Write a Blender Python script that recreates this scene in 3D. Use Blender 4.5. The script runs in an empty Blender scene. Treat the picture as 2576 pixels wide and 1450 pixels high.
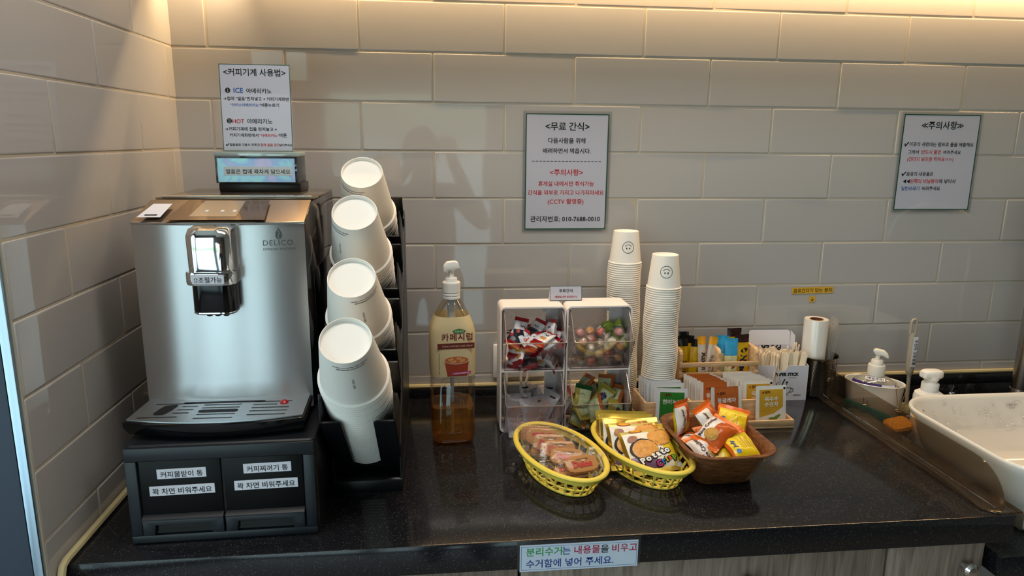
import bpy, bmesh, math, random
from math import sin, cos, pi, radians, sqrt
from mathutils import Matrix, Vector, Euler, noise

# ---------------------------------------------------------------- camera, world, lights, exposure
S = bpy.context.scene
COL = S.collection
S.view_settings.view_transform = 'Standard'
S.view_settings.look = 'None'
S.view_settings.gamma = 1.0
S.view_settings.use_curve_mapping = False
S.view_settings.exposure = 0.0
S.cycles.max_bounces = 12
S.cycles.transparent_max_bounces = 24
S.cycles.transmission_bounces = 8
S.cycles.glossy_bounces = 5
S.cycles.diffuse_bounces = 4
S.cycles.sample_clamp_indirect = 4.0
S.cycles.caustics_reflective = False
S.cycles.caustics_refractive = False

cam_d = bpy.data.cameras.new('camera')
cam = bpy.data.objects.new('camera', cam_d)
COL.objects.link(cam)
S.camera = cam
cam_d.sensor_fit = 'HORIZONTAL'
cam_d.sensor_width = 36.0
cam_d.lens = 1758.03 / 2576 * 36.0
cam_d.clip_start = 0.02
_y, _p, _r = 0.10963, 0.20937, 0.01
_f = Vector((sin(_y) * cos(_p), cos(_y) * cos(_p), -sin(_p)))
_rt = Vector((cos(_y), -sin(_y), 0))
_up = _rt.cross(_f)
_R = cos(_r) * _rt + sin(_r) * _up
_U = -sin(_r) * _rt + cos(_r) * _up
cam.matrix_world = Matrix(((_R.x, _U.x, -_f.x, 0.1539), (_R.y, _U.y, -_f.y, -1.545), (_R.z, _U.z, -_f.z, 1.4443), (0, 0, 0, 1)))

W = bpy.data.worlds.new('daylight')
S.world = W
W.use_nodes = True
_n = W.node_tree.nodes
_l = W.node_tree.links
_n.clear()
_out = _n.new('ShaderNodeOutputWorld')
_bg = _n.new('ShaderNodeBackground')
_tc = _n.new('ShaderNodeTexCoord')
_sep = _n.new('ShaderNodeSeparateXYZ')
_ramp = _n.new('ShaderNodeValToRGB')
_nz = _n.new('ShaderNodeTexNoise')
_nz.inputs['Scale'].default_value = 9.0
_nz.inputs['Detail'].default_value = 5.0
_mul = _n.new('ShaderNodeMath'); _mul.operation = 'MULTIPLY_ADD'
_mul.inputs[1].default_value = 0.16
_l.new(_tc.outputs['Generated'], _nz.inputs['Vector'])
_l.new(_tc.outputs['Generated'], _sep.inputs[0])
_l.new(_nz.outputs[0], _mul.inputs[0])
_l.new(_sep.outputs['Z'], _mul.inputs[2])
_l.new(_mul.outputs[0], _ramp.inputs[0])
_e = _ramp.color_ramp.elements
_e[0].position = 0.0; _e[0].color = (0.40, 0.56, 0.61, 1)
_e[1].position = 1.0; _e[1].color = (0.62, 0.80, 1.0, 1)
for _pos, _c in ((0.05, (0.50, 0.62, 0.66, 1)), (0.085, (0.20, 0.30, 0.22, 1)), (0.13, (0.30, 0.42, 0.30, 1)), (0.19, (0.45, 0.60, 0.60, 1)), (0.30, (0.75, 0.90, 1.0, 1))):
    _q = _e.new(_pos); _q.color = _c
_l.new(_ramp.outputs[0], _bg.inputs[0])
_bg.inputs[1].default_value = 4.4
_l.new(_bg.outputs[0], _out.inputs[0])

def area(name, loc, rot, sx, sy, power, col, portal=False):
    d = bpy.data.lights.new(name, 'AREA')
    d.shape = 'RECTANGLE'; d.size = sx; d.size_y = sy; d.energy = power; d.color = col
    if portal: d.cycles.is_portal = True
    o = bpy.data.objects.new(name, d); COL.objects.link(o)
    o.location = loc; o.rotation_euler = rot
    return o
LED_Z = 1.822
area('led_strip_light', (1.07, -0.021, LED_Z), (0, 0, 0), 2.58, 0.010, 10.0, (1.0, 0.68, 0.34))
area('added_corner_light', (-.235, -.050, LED_Z - .01), (0, radians(72), 0), .012, .040, 1.15, (1.0, 0.72, 0.40))  # added lamp without a fitting, brightens the left wall beside the corner
area('ceiling_lamp_light', (0.25, -0.80, 2.46), (0, 0, 0), 1.3, 0.30, 11.0, (1.0, 0.95, 0.90))
area('window_portal', (-0.03, -3.42, .90), (radians(90), 0, 0), 1.16, 1.74, 1, (1, 1, 1), True)
area('window_portal', (-1.18, -3.42, 1.07), (radians(90), 0, 0), .92, 2.06, 1, (1, 1, 1), True)
area('window_portal', (-1.72, -2.15, 1.2), (radians(90), 0, radians(-90)), 2.5, 2.0, 1, (1, 1, 1), True)

# ---------------------------------------------------------------- helpers
def lin(h):
    h = h.lstrip('#')
    def c(v): return v / 12.92 if v <= 0.04045 else ((v + 0.055) / 1.055) ** 2.4
    return tuple(c(int(h[i:i + 2], 16) / 255) for i in (0, 2, 4)) + (1,)
_MC = {}
def mt(h, rough=0.5, metal=0.0, coat=0.0, spec=0.5, bump=None, trans=0.0, ior=1.45, sub=0.0):
    k = (h, rough, metal, coat, spec, bump, trans, ior, sub)
    if k in _MC: return _MC[k]
    m = bpy.data.materials.new('surface_' + h.strip('#')); m.use_nodes = True
    b = m.node_tree.nodes['Principled BSDF']
    b.inputs['Base Color'].default_value = lin(h); b.inputs['Roughness'].default_value = rough
    b.inputs['Metallic'].default_value = metal; b.inputs['Coat Weight'].default_value = coat
    b.inputs['Coat Roughness'].default_value = 0.05
    b.inputs['Specular IOR Level'].default_value = spec; b.inputs['Transmission Weight'].default_value = trans
    b.inputs['IOR'].default_value = ior
    if sub:
        b.inputs['Subsurface Weight'].default_value = sub; b.inputs['Subsurface Radius'].default_value = (.004, .003, .002)
    if bump:
        n = m.node_tree.nodes.new('ShaderNodeTexNoise'); n.inputs['Scale'].default_value = bump[0]; n.inputs['Detail'].default_value = 3
        t = m.node_tree.nodes.new('ShaderNodeTexCoord'); m.node_tree.links.new(t.outputs['Object'], n.inputs['Vector'])
        p = m.node_tree.nodes.new('ShaderNodeBump'); p.inputs['Strength'].default_value = bump[1]; p.inputs['Distance'].default_value = bump[2]
        m.node_tree.links.new(n.outputs[0], p.inputs['Height']); m.node_tree.links.new(p.outputs[0], b.inputs['Normal'])
    _MC[k] = m
    return m
def nodes(m): return m.node_tree.nodes, m.node_tree.links, m.node_tree.nodes['Principled BSDF']

def clear(name, tint, gloss=0.10, rough=0.04, haze=0.0, hazecol=(.8, .8, .8, 1)):
    """thin clear plastic: see-through with a faint mirror"""
    m = bpy.data.materials.new(name); m.use_nodes = True
    n, l = m.node_tree.nodes, m.node_tree.links; n.clear()
    out = n.new('ShaderNodeOutputMaterial'); tr = n.new('ShaderNodeBsdfTransparent'); tr.inputs[0].default_value = tint
    gl = n.new('ShaderNodeBsdfGlossy'); gl.inputs['Roughness'].default_value = rough
    lw = n.new('ShaderNodeLayerWeight'); lw.inputs[0].default_value = 0.25
    mm = n.new('ShaderNodeMath'); mm.operation = 'MULTIPLY_ADD'; mm.inputs[1].default_value = 0.4; mm.inputs[2].default_value = gloss * .5
    l.new(lw.outputs['Fresnel'], mm.inputs[0])
    mx = n.new('ShaderNodeMixShader'); l.new(mm.outputs[0], mx.inputs[0]); l.new(tr.outputs[0], mx.inputs[1]); l.new(gl.outputs[0], mx.inputs[2])
    last = mx
    if haze:
        df = n.new('ShaderNodeBsdfDiffuse'); df.inputs[0].default_value = hazecol
        m2 = n.new('ShaderNodeMixShader'); m2.inputs[0].default_value = haze
        l.new(mx.outputs[0], m2.inputs[1]); l.new(df.outputs[0], m2.inputs[2]); last = m2
    l.new(last.outputs[0], out.inputs[0])
    return m

class Geo:
    def __init__(s): s.v = []; s.f = []; s.m = []; s.mats = []
    def add(s, vf, mat, M=None):
        vs, fs = vf
        if mat not in s.mats: s.mats.append(mat)
        i = s.mats.index(mat); o = len(s.v)
        s.v += [tuple(M @ Vector(p)) for p in vs] if M is not None else [tuple(p) for p in vs]
        s.f += [tuple(a + o for a in q) for q in fs]; s.m += [i] * len(fs)
        return s
    def mesh(s, name, sharp=38):
        me = bpy.data.meshes.new(name); me.from_pydata(s.v, [], s.f)
        for m in s.mats: me.materials.append(m)
        me.polygons.foreach_set('material_index', s.m)
        me.polygons.foreach_set('use_smooth', [sharp is not None] * len(s.f))
        me.update()
        if sharp is not None: me.set_sharp_from_angle(angle=radians(sharp))
        return me
    def build(s, name, parent=None, loc=(0, 0, 0), rot=(0, 0, 0), sharp=38):
        return link(name, s.mesh(name, sharp), parent, loc, rot)
def link(name, me, parent=None, loc=(0, 0, 0), rot=(0, 0, 0)):
    o = bpy.data.objects.new(name, me); COL.objects.link(o)
    o.location = loc; o.rotation_euler = rot
    if parent: o.parent = parent
    return o
def tag(o, label, cat, group=None):
    o['label'] = label; o['category'] = cat
    if group: o['group'] = group
    return o
def thing(name, label, cat, loc=(0, 0, 0), rot=(0, 0, 0), group=None):
    return tag(link(name, None, None, loc, rot), label, cat, group)
def struct(o): o['kind'] = 'structure'; return o
def dup(root, loc, rot, label, group=None):
    r = root.copy(); COL.objects.link(r); r.location = loc; r.rotation_euler = rot; r['label'] = label
    if group: r['group'] = group
    for ch in list(root.children):
        c = ch.copy(); COL.objects.link(c); c.parent = r
        for g in list(ch.children):
            d = g.copy(); COL.objects.link(d); d.parent = c
    return r
T_ = Matrix.Translation
def RX(a): return Matrix.Rotation(radians(a), 4, 'X')
def RY(a): return Matrix.Rotation(radians(a), 4, 'Y')
def RZ(a): return Matrix.Rotation(radians(a), 4, 'Z')

def box(x0, x1, y0, y1, z0, z1, bev=0.0, seg=2):
    if bev <= 0:
        v = [(x, y, z) for x in (x0, x1) for y in (y0, y1) for z in (z0, z1)]
        return v, [(0, 1, 3, 2), (4, 6, 7, 5), (0, 4, 5, 1), (2, 3, 7, 6), (0, 2, 6, 4), (1, 5, 7, 3)]
    bm = bmesh.new()
    bmesh.ops.create_cube(bm, size=1)
    for q in bm.verts: q.co = Vector(((x0 + x1) / 2 + q.co.x * (x1 - x0), (y0 + y1) / 2 + q.co.y * (y1 - y0), (z0 + z1) / 2 + q.co.z * (z1 - z0)))
    bmesh.ops.bevel(bm, geom=list(bm.edges), offset=bev, segments=seg, profile=0.5, affect='EDGES', clamp_overlap=True)
    return unbm(bm)
def unbm(bm):
    bm.verts.index_update()
    r = [tuple(q.co) for q in bm.verts], [tuple(w.index for w in q.verts) for q in bm.faces]
    bm.free(); return r
def prism(poly, axis, a, b, bev=0.0):
    """extrude a polygon; axis 'x': poly is (y,z); 'y': (x,z); 'z': (x,y)"""
    n = len(poly)
    def pt(p, t): return (t, p[0], p[1]) if axis == 'x' else (p[0], t, p[1]) if axis == 'y' else (p[0], p[1], t)
    v = [pt(p, a) for p in poly] + [pt(p, b) for p in poly]
    f = [tuple(range(n)), tuple(range(2 * n - 1, n - 1, -1))] + [(i, n + i, n + (i + 1) % n, (i + 1) % n) for i in range(n)]
    bm = bmesh.new(); vs = [bm.verts.new(p) for p in v]
    for q in f: bm.faces.new([vs[i] for i in q])
    bmesh.ops.recalc_face_normals(bm, faces=bm.faces)
    if bev: bmesh.ops.bevel(bm, geom=list(bm.edges), offset=bev, segments=2, profile=0.5, affect='EDGES', clamp_overlap=True)
    return unbm(bm)
def lathe(prof, n=40, a0=0.0, a1=2 * pi):
    v = []; f = []; full = abs(a1 - a0 - 2 * pi) < 1e-6; k = n if full else n + 1; m = len(prof)
    for i in range(k):
        a = a0 + (a1 - a0) * i / n
        for r, z in prof: v.append((r * sin(a), -r * cos(a), z))
    for i in range(n):
        j = (i + 1) % k
        for t in range(m - 1): f.append((i * m + t, j * m + t, j * m + t + 1, i * m + t + 1))
    return v, f
def loft(rings, cap0=True, cap1=True, closed=True):
    n = len(rings[0]); v = [p for r in rings for p in r]; f = []
    for k in range(len(rings) - 1):
        for i in range(n if closed else n - 1):
            j = (i + 1) % n; f.append((k * n + i, k * n + j, (k + 1) * n + j, (k + 1) * n + i))
    if cap0: f.append(tuple(range(n - 1, -1, -1)))
    if cap1: f.append(tuple((len(rings) - 1) * n + i for i in range(n)))
    return v, f
def rrect(w, d, r, z, n=6, cx=0, cy=0):
    p = []
    r = min(r, w / 2 - 1e-5, d / 2 - 1e-5)
    for sx, sy, a in ((1, 1, 0), (-1, 1, 90), (-1, -1, 180), (1, -1, 270)):
        for i in range(n + 1):
            t = radians(a + 90 * i / n); p.append((cx + sx * (w / 2 - r) + r * cos(t), cy + sy * (d / 2 - r) + r * sin(t), z))
    return p
def ell(a, b, z, n=40, cx=0, cy=0): return [(cx + a * cos(2 * pi * i / n), cy + b * sin(2 * pi * i / n), z) for i in range(n)]
def tube(path, r, n=8, closed=False):
    P = [Vector(p) for p in path]; k = len(P); rings = []
    up = None
    for i in range(k):
        t = ((P[(i + 1) % k] if (closed or i < k - 1) else P[i]) - (P[i - 1] if (closed or i > 0) else P[i])).normalized()
        if up is None: up = Vector((0, 0, 1)) if abs(t.z) < .9 else Vector((1, 0, 0))
        s = t.cross(up).normalized(); up = s.cross(t).normalized()
        rr = r[i] if isinstance(r, (list, tuple)) else r
        rings.append([tuple(P[i] + rr * (cos(2 * pi * j / n) * s + sin(2 * pi * j / n) * up)) for j in range(n)])
    if closed: rings.append(rings[0])
    return loft(rings, not closed, not closed)
def smooth_path(pts, k=6):
    P = [Vector(p) for p in pts]; out = []
    for i in range(len(P) - 1):
        a, b, c, d = P[max(i - 1, 0)], P[i], P[i + 1], P[min(i + 2, len(P) - 1)]
        for j in range(k):
            t = j / k
            out.append(tuple(.5 * ((2 * b) + (c - a) * t + (2 * a - 5 * b + 4 * c - d) * t * t + (3 * b - a - 3 * c + d) * t ** 3)))
    out.append(tuple(P[-1])); return out
def ball(rx, ry, rz, nu=14, nv=9):
    v, f = lathe([(sin(pi * i / nv), -cos(pi * i / nv)) for i in range(nv + 1)], nu)
    return [(x * rx, y * ry, z * rz) for x, y, z in v], f

# flat lettering and marks, returned as 2-D meshes in the XY plane
_TC = {}
def txt(s, size, align='c', bold=0.0, sx=1.0, space=1.0):
    k = (s, bold, space)
    if k not in _TC:
        c = bpy.data.curves.new('lettering', 'FONT'); c.body = s; c.offset = bold; c.resolution_u = 2; c.space_character = space
        o = bpy.data.objects.new('lettering', c); COL.objects.link(o)
        dg = bpy.context.evaluated_depsgraph_get(); e = o.evaluated_get(dg); me = e.to_mesh()
        v = [tuple(q.co) for q in me.vertices]; f = [tuple(q.vertices) for q in me.polygons]
        e.to_mesh_clear(); bpy.data.objects.remove(o); bpy.data.curves.remove(c)
        _TC[k] = (v, f)
    v, f = _TC[k]
    if not v: return [], []
    xs = [p[0] for p in v]; x0, x1 = min(xs), max(xs)
    ox = {'c': (x0 + x1) / 2, 'l': x0, 'r': x1}[align]
    return [((p[0] - ox) * size * sx, p[1] * size, 0) for p in v], f
def txt_w(s, width, **kw):
    """lettering scaled to a given width"""
    v, f = txt(s, 1.0, **kw); w = max(p[0] for p in v) - min(p[0] for p in v); k = width / w
    return [(p[0] * k, p[1] * k, 0) for p in v], f
def at2(vf, x, y, rot=0, z=0.0):
    c, s = cos(radians(rot)), sin(radians(rot))
    return [(p[0] * c - p[1] * s + x, p[0] * s + p[1] * c + y, p[2] + z) for p in vf[0]], vf[1]
def rect2(x0, x1, y0, y1, z=0.0): return [(x0, y0, z), (x1, y0, z), (x1, y1, z), (x0, y1, z)], [(0, 1, 2, 3)]
def grid2(x0, x1, y0, y1, nx, ny, z=0.0):
    v = [(x0 + (x1 - x0) * i / nx, y0 + (y1 - y0) * j / ny, z) for j in range(ny + 1) for i in range(nx + 1)]
    f = [(j * (nx + 1) + i, j * (nx + 1) + i + 1, (j + 1) * (nx + 1) + i + 1, (j + 1) * (nx + 1) + i) for j in range(ny) for i in range(nx)]
    return v, f
def arc2(r0, r1, a0, a1, n=24, cx=0, cy=0):
    v = []; f = []
    for i in range(n + 1):
        a = radians(a0 + (a1 - a0) * i / n)
        v += [(cx + r0 * cos(a), cy + r0 * sin(a), 0), (cx + r1 * cos(a), cy + r1 * sin(a), 0)]
    for i in range(n): f.append((2 * i, 2 * i + 1, 2 * i + 3, 2 * i + 2))
    return v, f
def disc2(a, b, n=20, cx=0, cy=0): return [(cx + a * cos(2 * pi * i / n), cy + b * sin(2 * pi * i / n), 0) for i in range(n)], [tuple(range(n))]
def poly2(pts, z=0.0): return [(p[0], p[1], z) for p in pts], [tuple(range(len(pts)))]
def line2(pts, w):
    v = []; f = []
    for (x0, y0), (x1, y1) in zip(pts, pts[1:]):
        L = math.hypot(x1 - x0, y1 - y0) or 1e-9; nx, ny = -(y1 - y0) / L * w / 2, (x1 - x0) / L * w / 2; o = len(v)
        v += [(x0 + nx, y0 + ny, 0), (x0 - nx, y0 - ny, 0), (x1 - nx, y1 - ny, 0), (x1 + nx, y1 + ny, 0)]; f.append((o, o + 1, o + 2, o + 3))
    return v, f
def warp(vf, fn): return [fn(*p) for p in vf[0]], vf[1]
FRONT = RX(90)                                  # XY plane -> upright, facing -y
ORD = 'topmost second third fourth fifth sixth seventh eighth ninth tenth eleventh twelfth thirteenth fourteenth fifteenth sixteenth seventeenth eighteenth nineteenth'.split()
TENS = {2: 'twenty', 3: 'thirty', 4: 'forty', 5: 'fifty', 6: 'sixty', 7: 'seventy'}
TENTH = {2: 'twentieth', 3: 'thirtieth', 4: 'fortieth', 5: 'fiftieth', 6: 'sixtieth', 7: 'seventieth'}
def nth(i):
    if i < 19: return ORD[i]
    t, u = divmod(i + 1, 10)
    return TENTH[t] if u == 0 else TENS[t] + '-' + ('first' if u == 1 else ORD[u - 1])

# ---------------------------------------------------------------- shared materials
BLACK_PLASTIC = mt('#16191e', .42)
BLACK_GLOSS = mt('#08090b', .12)
WHITE_PL = mt('#ece9e4', .35)
PAPER = mt('#dcdbe4', .55)
PAPERC = mt('#b9b9c6', .5, 0, .5)
INK = mt('#0b0b10', .5)
RED_INK = mt('#9c1a1c', .5)
BLUE_INK = mt('#1b4f9e', .5)
GREEN_INK = mt('#0a4a35', .5)
CHROME = mt('#e8e8ea', .06, 1.0)
ACRYLIC = clear('clear_acrylic', (.985, .97, .975, 1), .05)
FILM = clear('clear_film', (.99, .985, .98, 1), .02, .10, .02)
CUP = mt('#efeae2', .6)

def brushed(name, col, rough, aniso=0.75):
    m = bpy.data.materials.new(name); m.use_nodes = True
    n, l, b = nodes(m)
    b.inputs['Base Color'].default_value = col; b.inputs['Metallic'].default_value = 1.0
    b.inputs['Anisotropic'].default_value = aniso; b.inputs['Anisotropic Rotation'].default_value = .25
    tg = n.new('ShaderNodeTangent'); tg.direction_type = 'RADIAL'; tg.axis = 'Z'
    l.new(tg.outputs[0], b.inputs['Tangent'])
    tc = n.new('ShaderNodeTexCoord'); mp = n.new('ShaderNodeMapping'); mp.inputs['Scale'].default_value = (6, 6, 900)
    nz = n.new('ShaderNodeTexNoise'); nz.inputs['Scale'].default_value = 1.0; nz.inputs['Detail'].default_value = 2
    l.new(tc.outputs['Object'], mp.inputs[0]); l.new(mp.outputs[0], nz.inputs['Vector'])
    mr = n.new('ShaderNodeMapRange'); mr.inputs['To Min'].default_value = rough - .02; mr.inputs['To Max'].default_value = rough + .03
    l.new(nz.outputs[0], mr.inputs[0]); l.new(mr.outputs[0], b.inputs['Roughness'])
    return m
STEEL = brushed('brushed_steel', (.62, .63, .64, 1), .31)

def wood(name, c1, c2, scale=(3, 30, 30), rough=.5, ring=6.0):
    m = bpy.data.materials.new(name); m.use_nodes = True
    n, l, b = nodes(m)
    tc = n.new('ShaderNodeTexCoord'); mp = n.new('ShaderNodeMapping'); mp.inputs['Scale'].default_value = scale
    nz = n.new('ShaderNodeTexNoise'); nz.inputs['Scale'].default_value = ring; nz.inputs['Detail'].default_value = 6; nz.inputs['Distortion'].default_value = .6
    cr = n.new('ShaderNodeValToRGB'); cr.color_ramp.elements[0].position = .32; cr.color_ramp.elements[1].position = .68
    cr.color_ramp.elements[0].color = lin(c1); cr.color_ramp.elements[1].color = lin(c2)
    l.new(tc.outputs['Object'], mp.inputs[0]); l.new(mp.outputs[0], nz.inputs['Vector']); l.new(nz.outputs[0], cr.inputs[0])
    l.new(cr.outputs[0], b.inputs['Base Color']); b.inputs['Roughness'].default_value = rough
    return m
PINE = wood('light_pine', '#bf9466', '#e6c69c', (6, 60, 60), .5, 4)
WALNUT = wood('walnut_look', '#4f2d1b', '#84532f', (14, 40, 95), .36, 3)
OAK = wood('grey_oak_laminate', '#77665a', '#a69483', (22, 22, 1.6), .5, 6)
# ---------------------------------------------------------------- the room
HH, HW, B0 = 0.1016, 0.1515, 1.723        # tile course height, half tile width, a course line
TILE = mt('#b2aeab', .035, 0, 0.0, .5, (9.0, .04, .004))
GROUT = mt('#b9ad9b', .85)
CAULK = mt('#b8aa80', .7)

def tile_wall(name, u0, u1, z0, z1, uoff, par, toworld, rng):
    """glazed tiles with soft pillow edges, each set a hair out of true, on a grout bed"""
    g = Geo()
    k0 = int((z0 - B0) / HH) - 2
    for k in range(k0, 30):
        zb, zt = B0 + k * HH, B0 + (k + 1) * HH
        zb, zt = max(zb, z0), min(zt, z1)
        if zt - zb < .012: continue
        sh = HW if (k + par) % 2 else 0.0
        c = math.floor((u0 - uoff - sh) / (2 * HW)) - 1
        while True:
            a = uoff + sh + c * 2 * HW; b = a + 2 * HW; c += 1
            if a > u1: break
            a, b = max(a, u0), min(b, u1)
            if b - a < .012: continue
            e = .0013
            tx, tz, dp = rng.uniform(-.0016, .0016), rng.uniform(-.0030, .0030), rng.uniform(-.0002, .0003)
            rings = []
            for ins, dep in ((e, 0.0), (e + .0004, .0014), (e + .0010, .0019), (e + .0020, .0022), (e + .0028, .00225), (e + .0036, .00225)):
                r = []
                for p in rrect((b - a) - 2 * ins, (zt - zb) - 2 * ins, max(.0022, .004 - ins), 0, 2, (a + b) / 2, (zb + zt) / 2):
                    d = dep + dp + tx * (p[0] - (a + b) / 2) / .3 + tz * (p[1] - (zb + zt) / 2) / .1 * .3
                    r.append(toworld(p[0], p[1], d if dep else dep))
                rings.append(r)
            g.add(loft(rings, False, True), TILE)
    v = [toworld(u, z, .0012) for u, z in ((u0, z0), (u1, z0), (u1, z1), (u0, z1))] + [toworld(u, z, -.09) for u, z in ((u0, z0), (u1, z0), (u1, z1), (u0, z1))]
    g.add((v, [(0, 1, 2, 3), (4, 7, 6, 5), (0, 4, 5, 1), (2, 6, 7, 3), (1, 5, 6, 2), (0, 3, 7, 4)]), GROUT)
    return struct(g.build(name, sharp=50))
rng = random.Random(5)
XL = -0.3715
tile_wall('wall_back', XL - .012, 3.2, .0, 2.5, 0.0, 1, lambda u, z, d: (u, .003 - d, z), rng)
tile_wall('wall_left', -0.64, 0.012, .0, 2.5, -.18678, 1, lambda u, z, d: (XL - .003 + d, u, z), rng)

T = 0.86
# speckled black worktop with its back upstand
m = bpy.data.materials.new('speckled_black_stone'); m.use_nodes = True
n, l, b = nodes(m)
tc = n.new('ShaderNodeTexCoord')
vo = n.new('ShaderNodeTexVoronoi'); vo.inputs['Scale'].default_value = 480
cr = n.new('ShaderNodeValToRGB'); cr.color_ramp.elements[0].position = .06; cr.color_ramp.elements[0].color = (.55, .50, .42, 1)
cr.color_ramp.elements[1].position = .24; cr.color_ramp.elements[1].color = (0, 0, 0, 1)
nz = n.new('ShaderNodeTexNoise'); nz.inputs['Scale'].default_value = 140; nz.inputs['Detail'].default_value = 2
th = n.new('ShaderNodeMath'); th.operation = 'GREATER_THAN'; th.inputs[1].default_value = .50
mxx = n.new('ShaderNodeMix'); mxx.data_type = 'RGBA'; mxx.inputs['A'].default_value = (.010, .010, .012, 1)
mul = n.new('ShaderNodeMath'); mul.operation = 'MULTIPLY'
l.new(tc.outputs['Object'], vo.inputs['Vector']); l.new(tc.outputs['Object'], nz.inputs['Vector'])
l.new(vo.outputs['Distance'], cr.inputs[0]); l.new(nz.outputs[0], th.inputs[0])
l.new(cr.outputs[0], mul.inputs[0]); l.new(th.outputs[0], mul.inputs[1])
l.new(mul.outputs[0], mxx.inputs['Factor']); mxx.inputs['B'].default_value = (.50, .47, .42, 1)
l.new(mxx.outputs['Result'], b.inputs['Base Color']); b.inputs['Roughness'].default_value = .11
STONE = m
CX1 = 1.078
g = Geo()
g.add(box(XL + .006, CX1, -.614, -.0005, T - .048, T, .0025), STONE)
g.add(box(XL + .006, 3.1, -.014, -.0005, T - .002, T + .021, .001), STONE)
w = tag(g.build('worktop'), 'speckled black stone worktop along the tiled wall under the coffee things', 'worktop')
g = Geo()
g.add(box(CX1 + .001, 3.1, -.60, -.0005, .735, .775, .002), STONE)
g.add(box(CX1 + .001, 3.1, -.0135, -.0005, .775, T - .003, .001), STONE)
tag(g.build('washbasin_shelf'), 'lower black stone shelf that the white basin stands on', 'worktop')
g = Geo()
g.add(tube([(XL + .004, -.006, T + .0265), (3.1, -.006, T + .0265)], .0055, 8), CAULK)
g.add(tube([(XL + .006, -.64, T - .04), (XL + .006, -.618, T + .000), (XL + .007, -.61, T + .004), (XL + .007, -.01, T + .004)], .0055, 8), CAULK)
struct(g.build('trim_1'))

# base cabinets below
for k, (xa, xb, lab) in enumerate(((-.36, .2745, 'grey oak base cabinet below the coffee machine'), (.2775, .8855, 'grey oak base cabinet below the snack baskets'), (.8885, 1.062, 'narrow grey oak base cabinet at the sink end of the worktop'))):
    t = thing('base_cabinet', lab, 'cabinet', ((xa + xb) / 2, -.30, .10), group='base cabinets under the worktop')
    hx = (xb - xa) / 2
    Geo().add(box(-hx, hx, -.262, .285, 0, .71, .001), OAK).build('body', t)
    d = Geo().add(box(-hx + .001, hx - .001, -.282, -.2635, .01, .705, .0015), OAK).build('door', t)
    kn = Geo().add(lathe([(0, 0), (.005, 0), (.005, .012), (.011, .015), (.012, .02), (.008, .025), (0, .026)], 20), CHROME, T_((.05 if k != 1 else .06, -.282, .655)) @ RX(90)).build('knob', d)
    kn['label'] = 'small chrome knob'
struct(Geo().add(box(-.36, CX1 - .02, -.53, -.02, 0, .098), mt('#2a2624', .6)).build('baseboard_front'))

# tall appliance standing left of the tiled wall end
tc_ = thing('tall_cabinet', 'tall dark appliance with a pale metal edge left of the tiled wall', 'cabinet', (-.78, -.50, 0))
Geo().add(box(-.395, .3905, -.1405, .40, 0.0, 1.385, .003), mt('#20242a', .5)).build('body', tc_)
Geo().add(box(-.395, .3905, -.1435, -.1408, .05, 1.38, .001), mt('#2e3a4c', .45)).build('door', tc_)
Geo().add(box(.3925, .4040, -.1455, -.130, .0, 1.385, .001), mt('#aebfce', .30, 1.0)).build('edge_strip', tc_)

# upper cupboard with the light strip hidden behind its valance
g = Geo()
g.add(box(XL + .004, 3.1, -.27, -.0005, 1.835, 2.4, .001), mt('#cfc7bb', .5))
g.add(box(XL + .004, 3.1, -.078, -.068, 1.769, 1.8345, .001), mt('#cfc7bb', .5))
uc = tag(g.build('upper_cupboard'), 'pale upper cupboard with a light strip hidden above the tiles', 'cupboard')

# rest of the room, seen in the reflections
PAINT = mt('#b5aea6', .8)
DARKP = mt('#6a625c', .7)
struct(Geo().add(box(-1.8, 3.2, -3.5, .09, -.05, -.001), mt('#8a8178', .4)).build('floor'))
struct(Geo().add(box(-1.8, 3.2, -3.5, .09, 2.5, 2.55), mt('#cfc8bd', .8)).build('ceiling'))
struct(Geo().add(box(3.2, 3.28, -3.5, .09, 0, 2.5), PAINT).build('wall_right'))
def holed(name, axis, p0, p1, a0, a1, h0, h1, mat):
    g = Geo(); lo, hi = (-1.8, 3.2) if axis == 'x' else (-3.4, .0)
    for u0, u1, z0, z1 in ((lo, a0, 0, 2.5), (a1, hi, 0, 2.5), (a0, a1, 0, h0), (a0, a1, h1, 2.5)):
        g.add(box(u0, u1, p0, p1, z0, z1) if axis == 'x' else box(p0, p1, u0, u1, z0, z1), mat)
    return struct(g.build(name))
g = Geo()
for q in ((-1.8, -1.74, 0, 2.5), (-.66, -.60, 0, 2.5), (.545, 3.2, 0, 2.5), (-1.74, -.66, 2.10, 2.5), (-1.74, -.66, 0, .04), (-.60, .545, 0, .04), (-.60, .545, 1.76, 2.5)):
    g.add(box(q[0], q[1], -3.5, -3.4, q[2], q[3]), DARKP)
struct(g.build('wall_front'))
g = Geo()
for q in ((-1.74, -1.70, .04, 2.10), (-.70, -.66, .04, 2.10), (-1.70, -.70, 2.05, 2.10), (-1.70, -.70, .04, .10)): g.add(box(q[0], q[1], -3.46, -3.40, q[2], q[3], .003), mt('#2a2c30', .4))
w3 = struct(g.build('door_2'))
holed('wall_side', 'y', -1.8, -1.7, -3.34, -.90, .20, 2.2, DARKP)
struct(Geo().add(box(-1.7, XL - .095, -.08, .0, 0, 2.5), DARKP).build('wall_return'))
FRM = mt('#d6d9dc', .4)
PANE = clear('window_glass', (.97, .98, .98, 1), .08)
def window(name, P):
    g = Geo()
    for q in P: g.add(box(*q, .003), FRM)
    return struct(g.build(name))
w1 = window('window_1', [(-.60, .545, -3.46, -3.40, .04, .09), (-.60, .545, -3.46, -3.40, 1.73, 1.76), (-.60, -.575, -3.46, -3.40, .09, 1.73), (.52, .545, -3.46, -3.40, .09, 1.73)])
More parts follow.
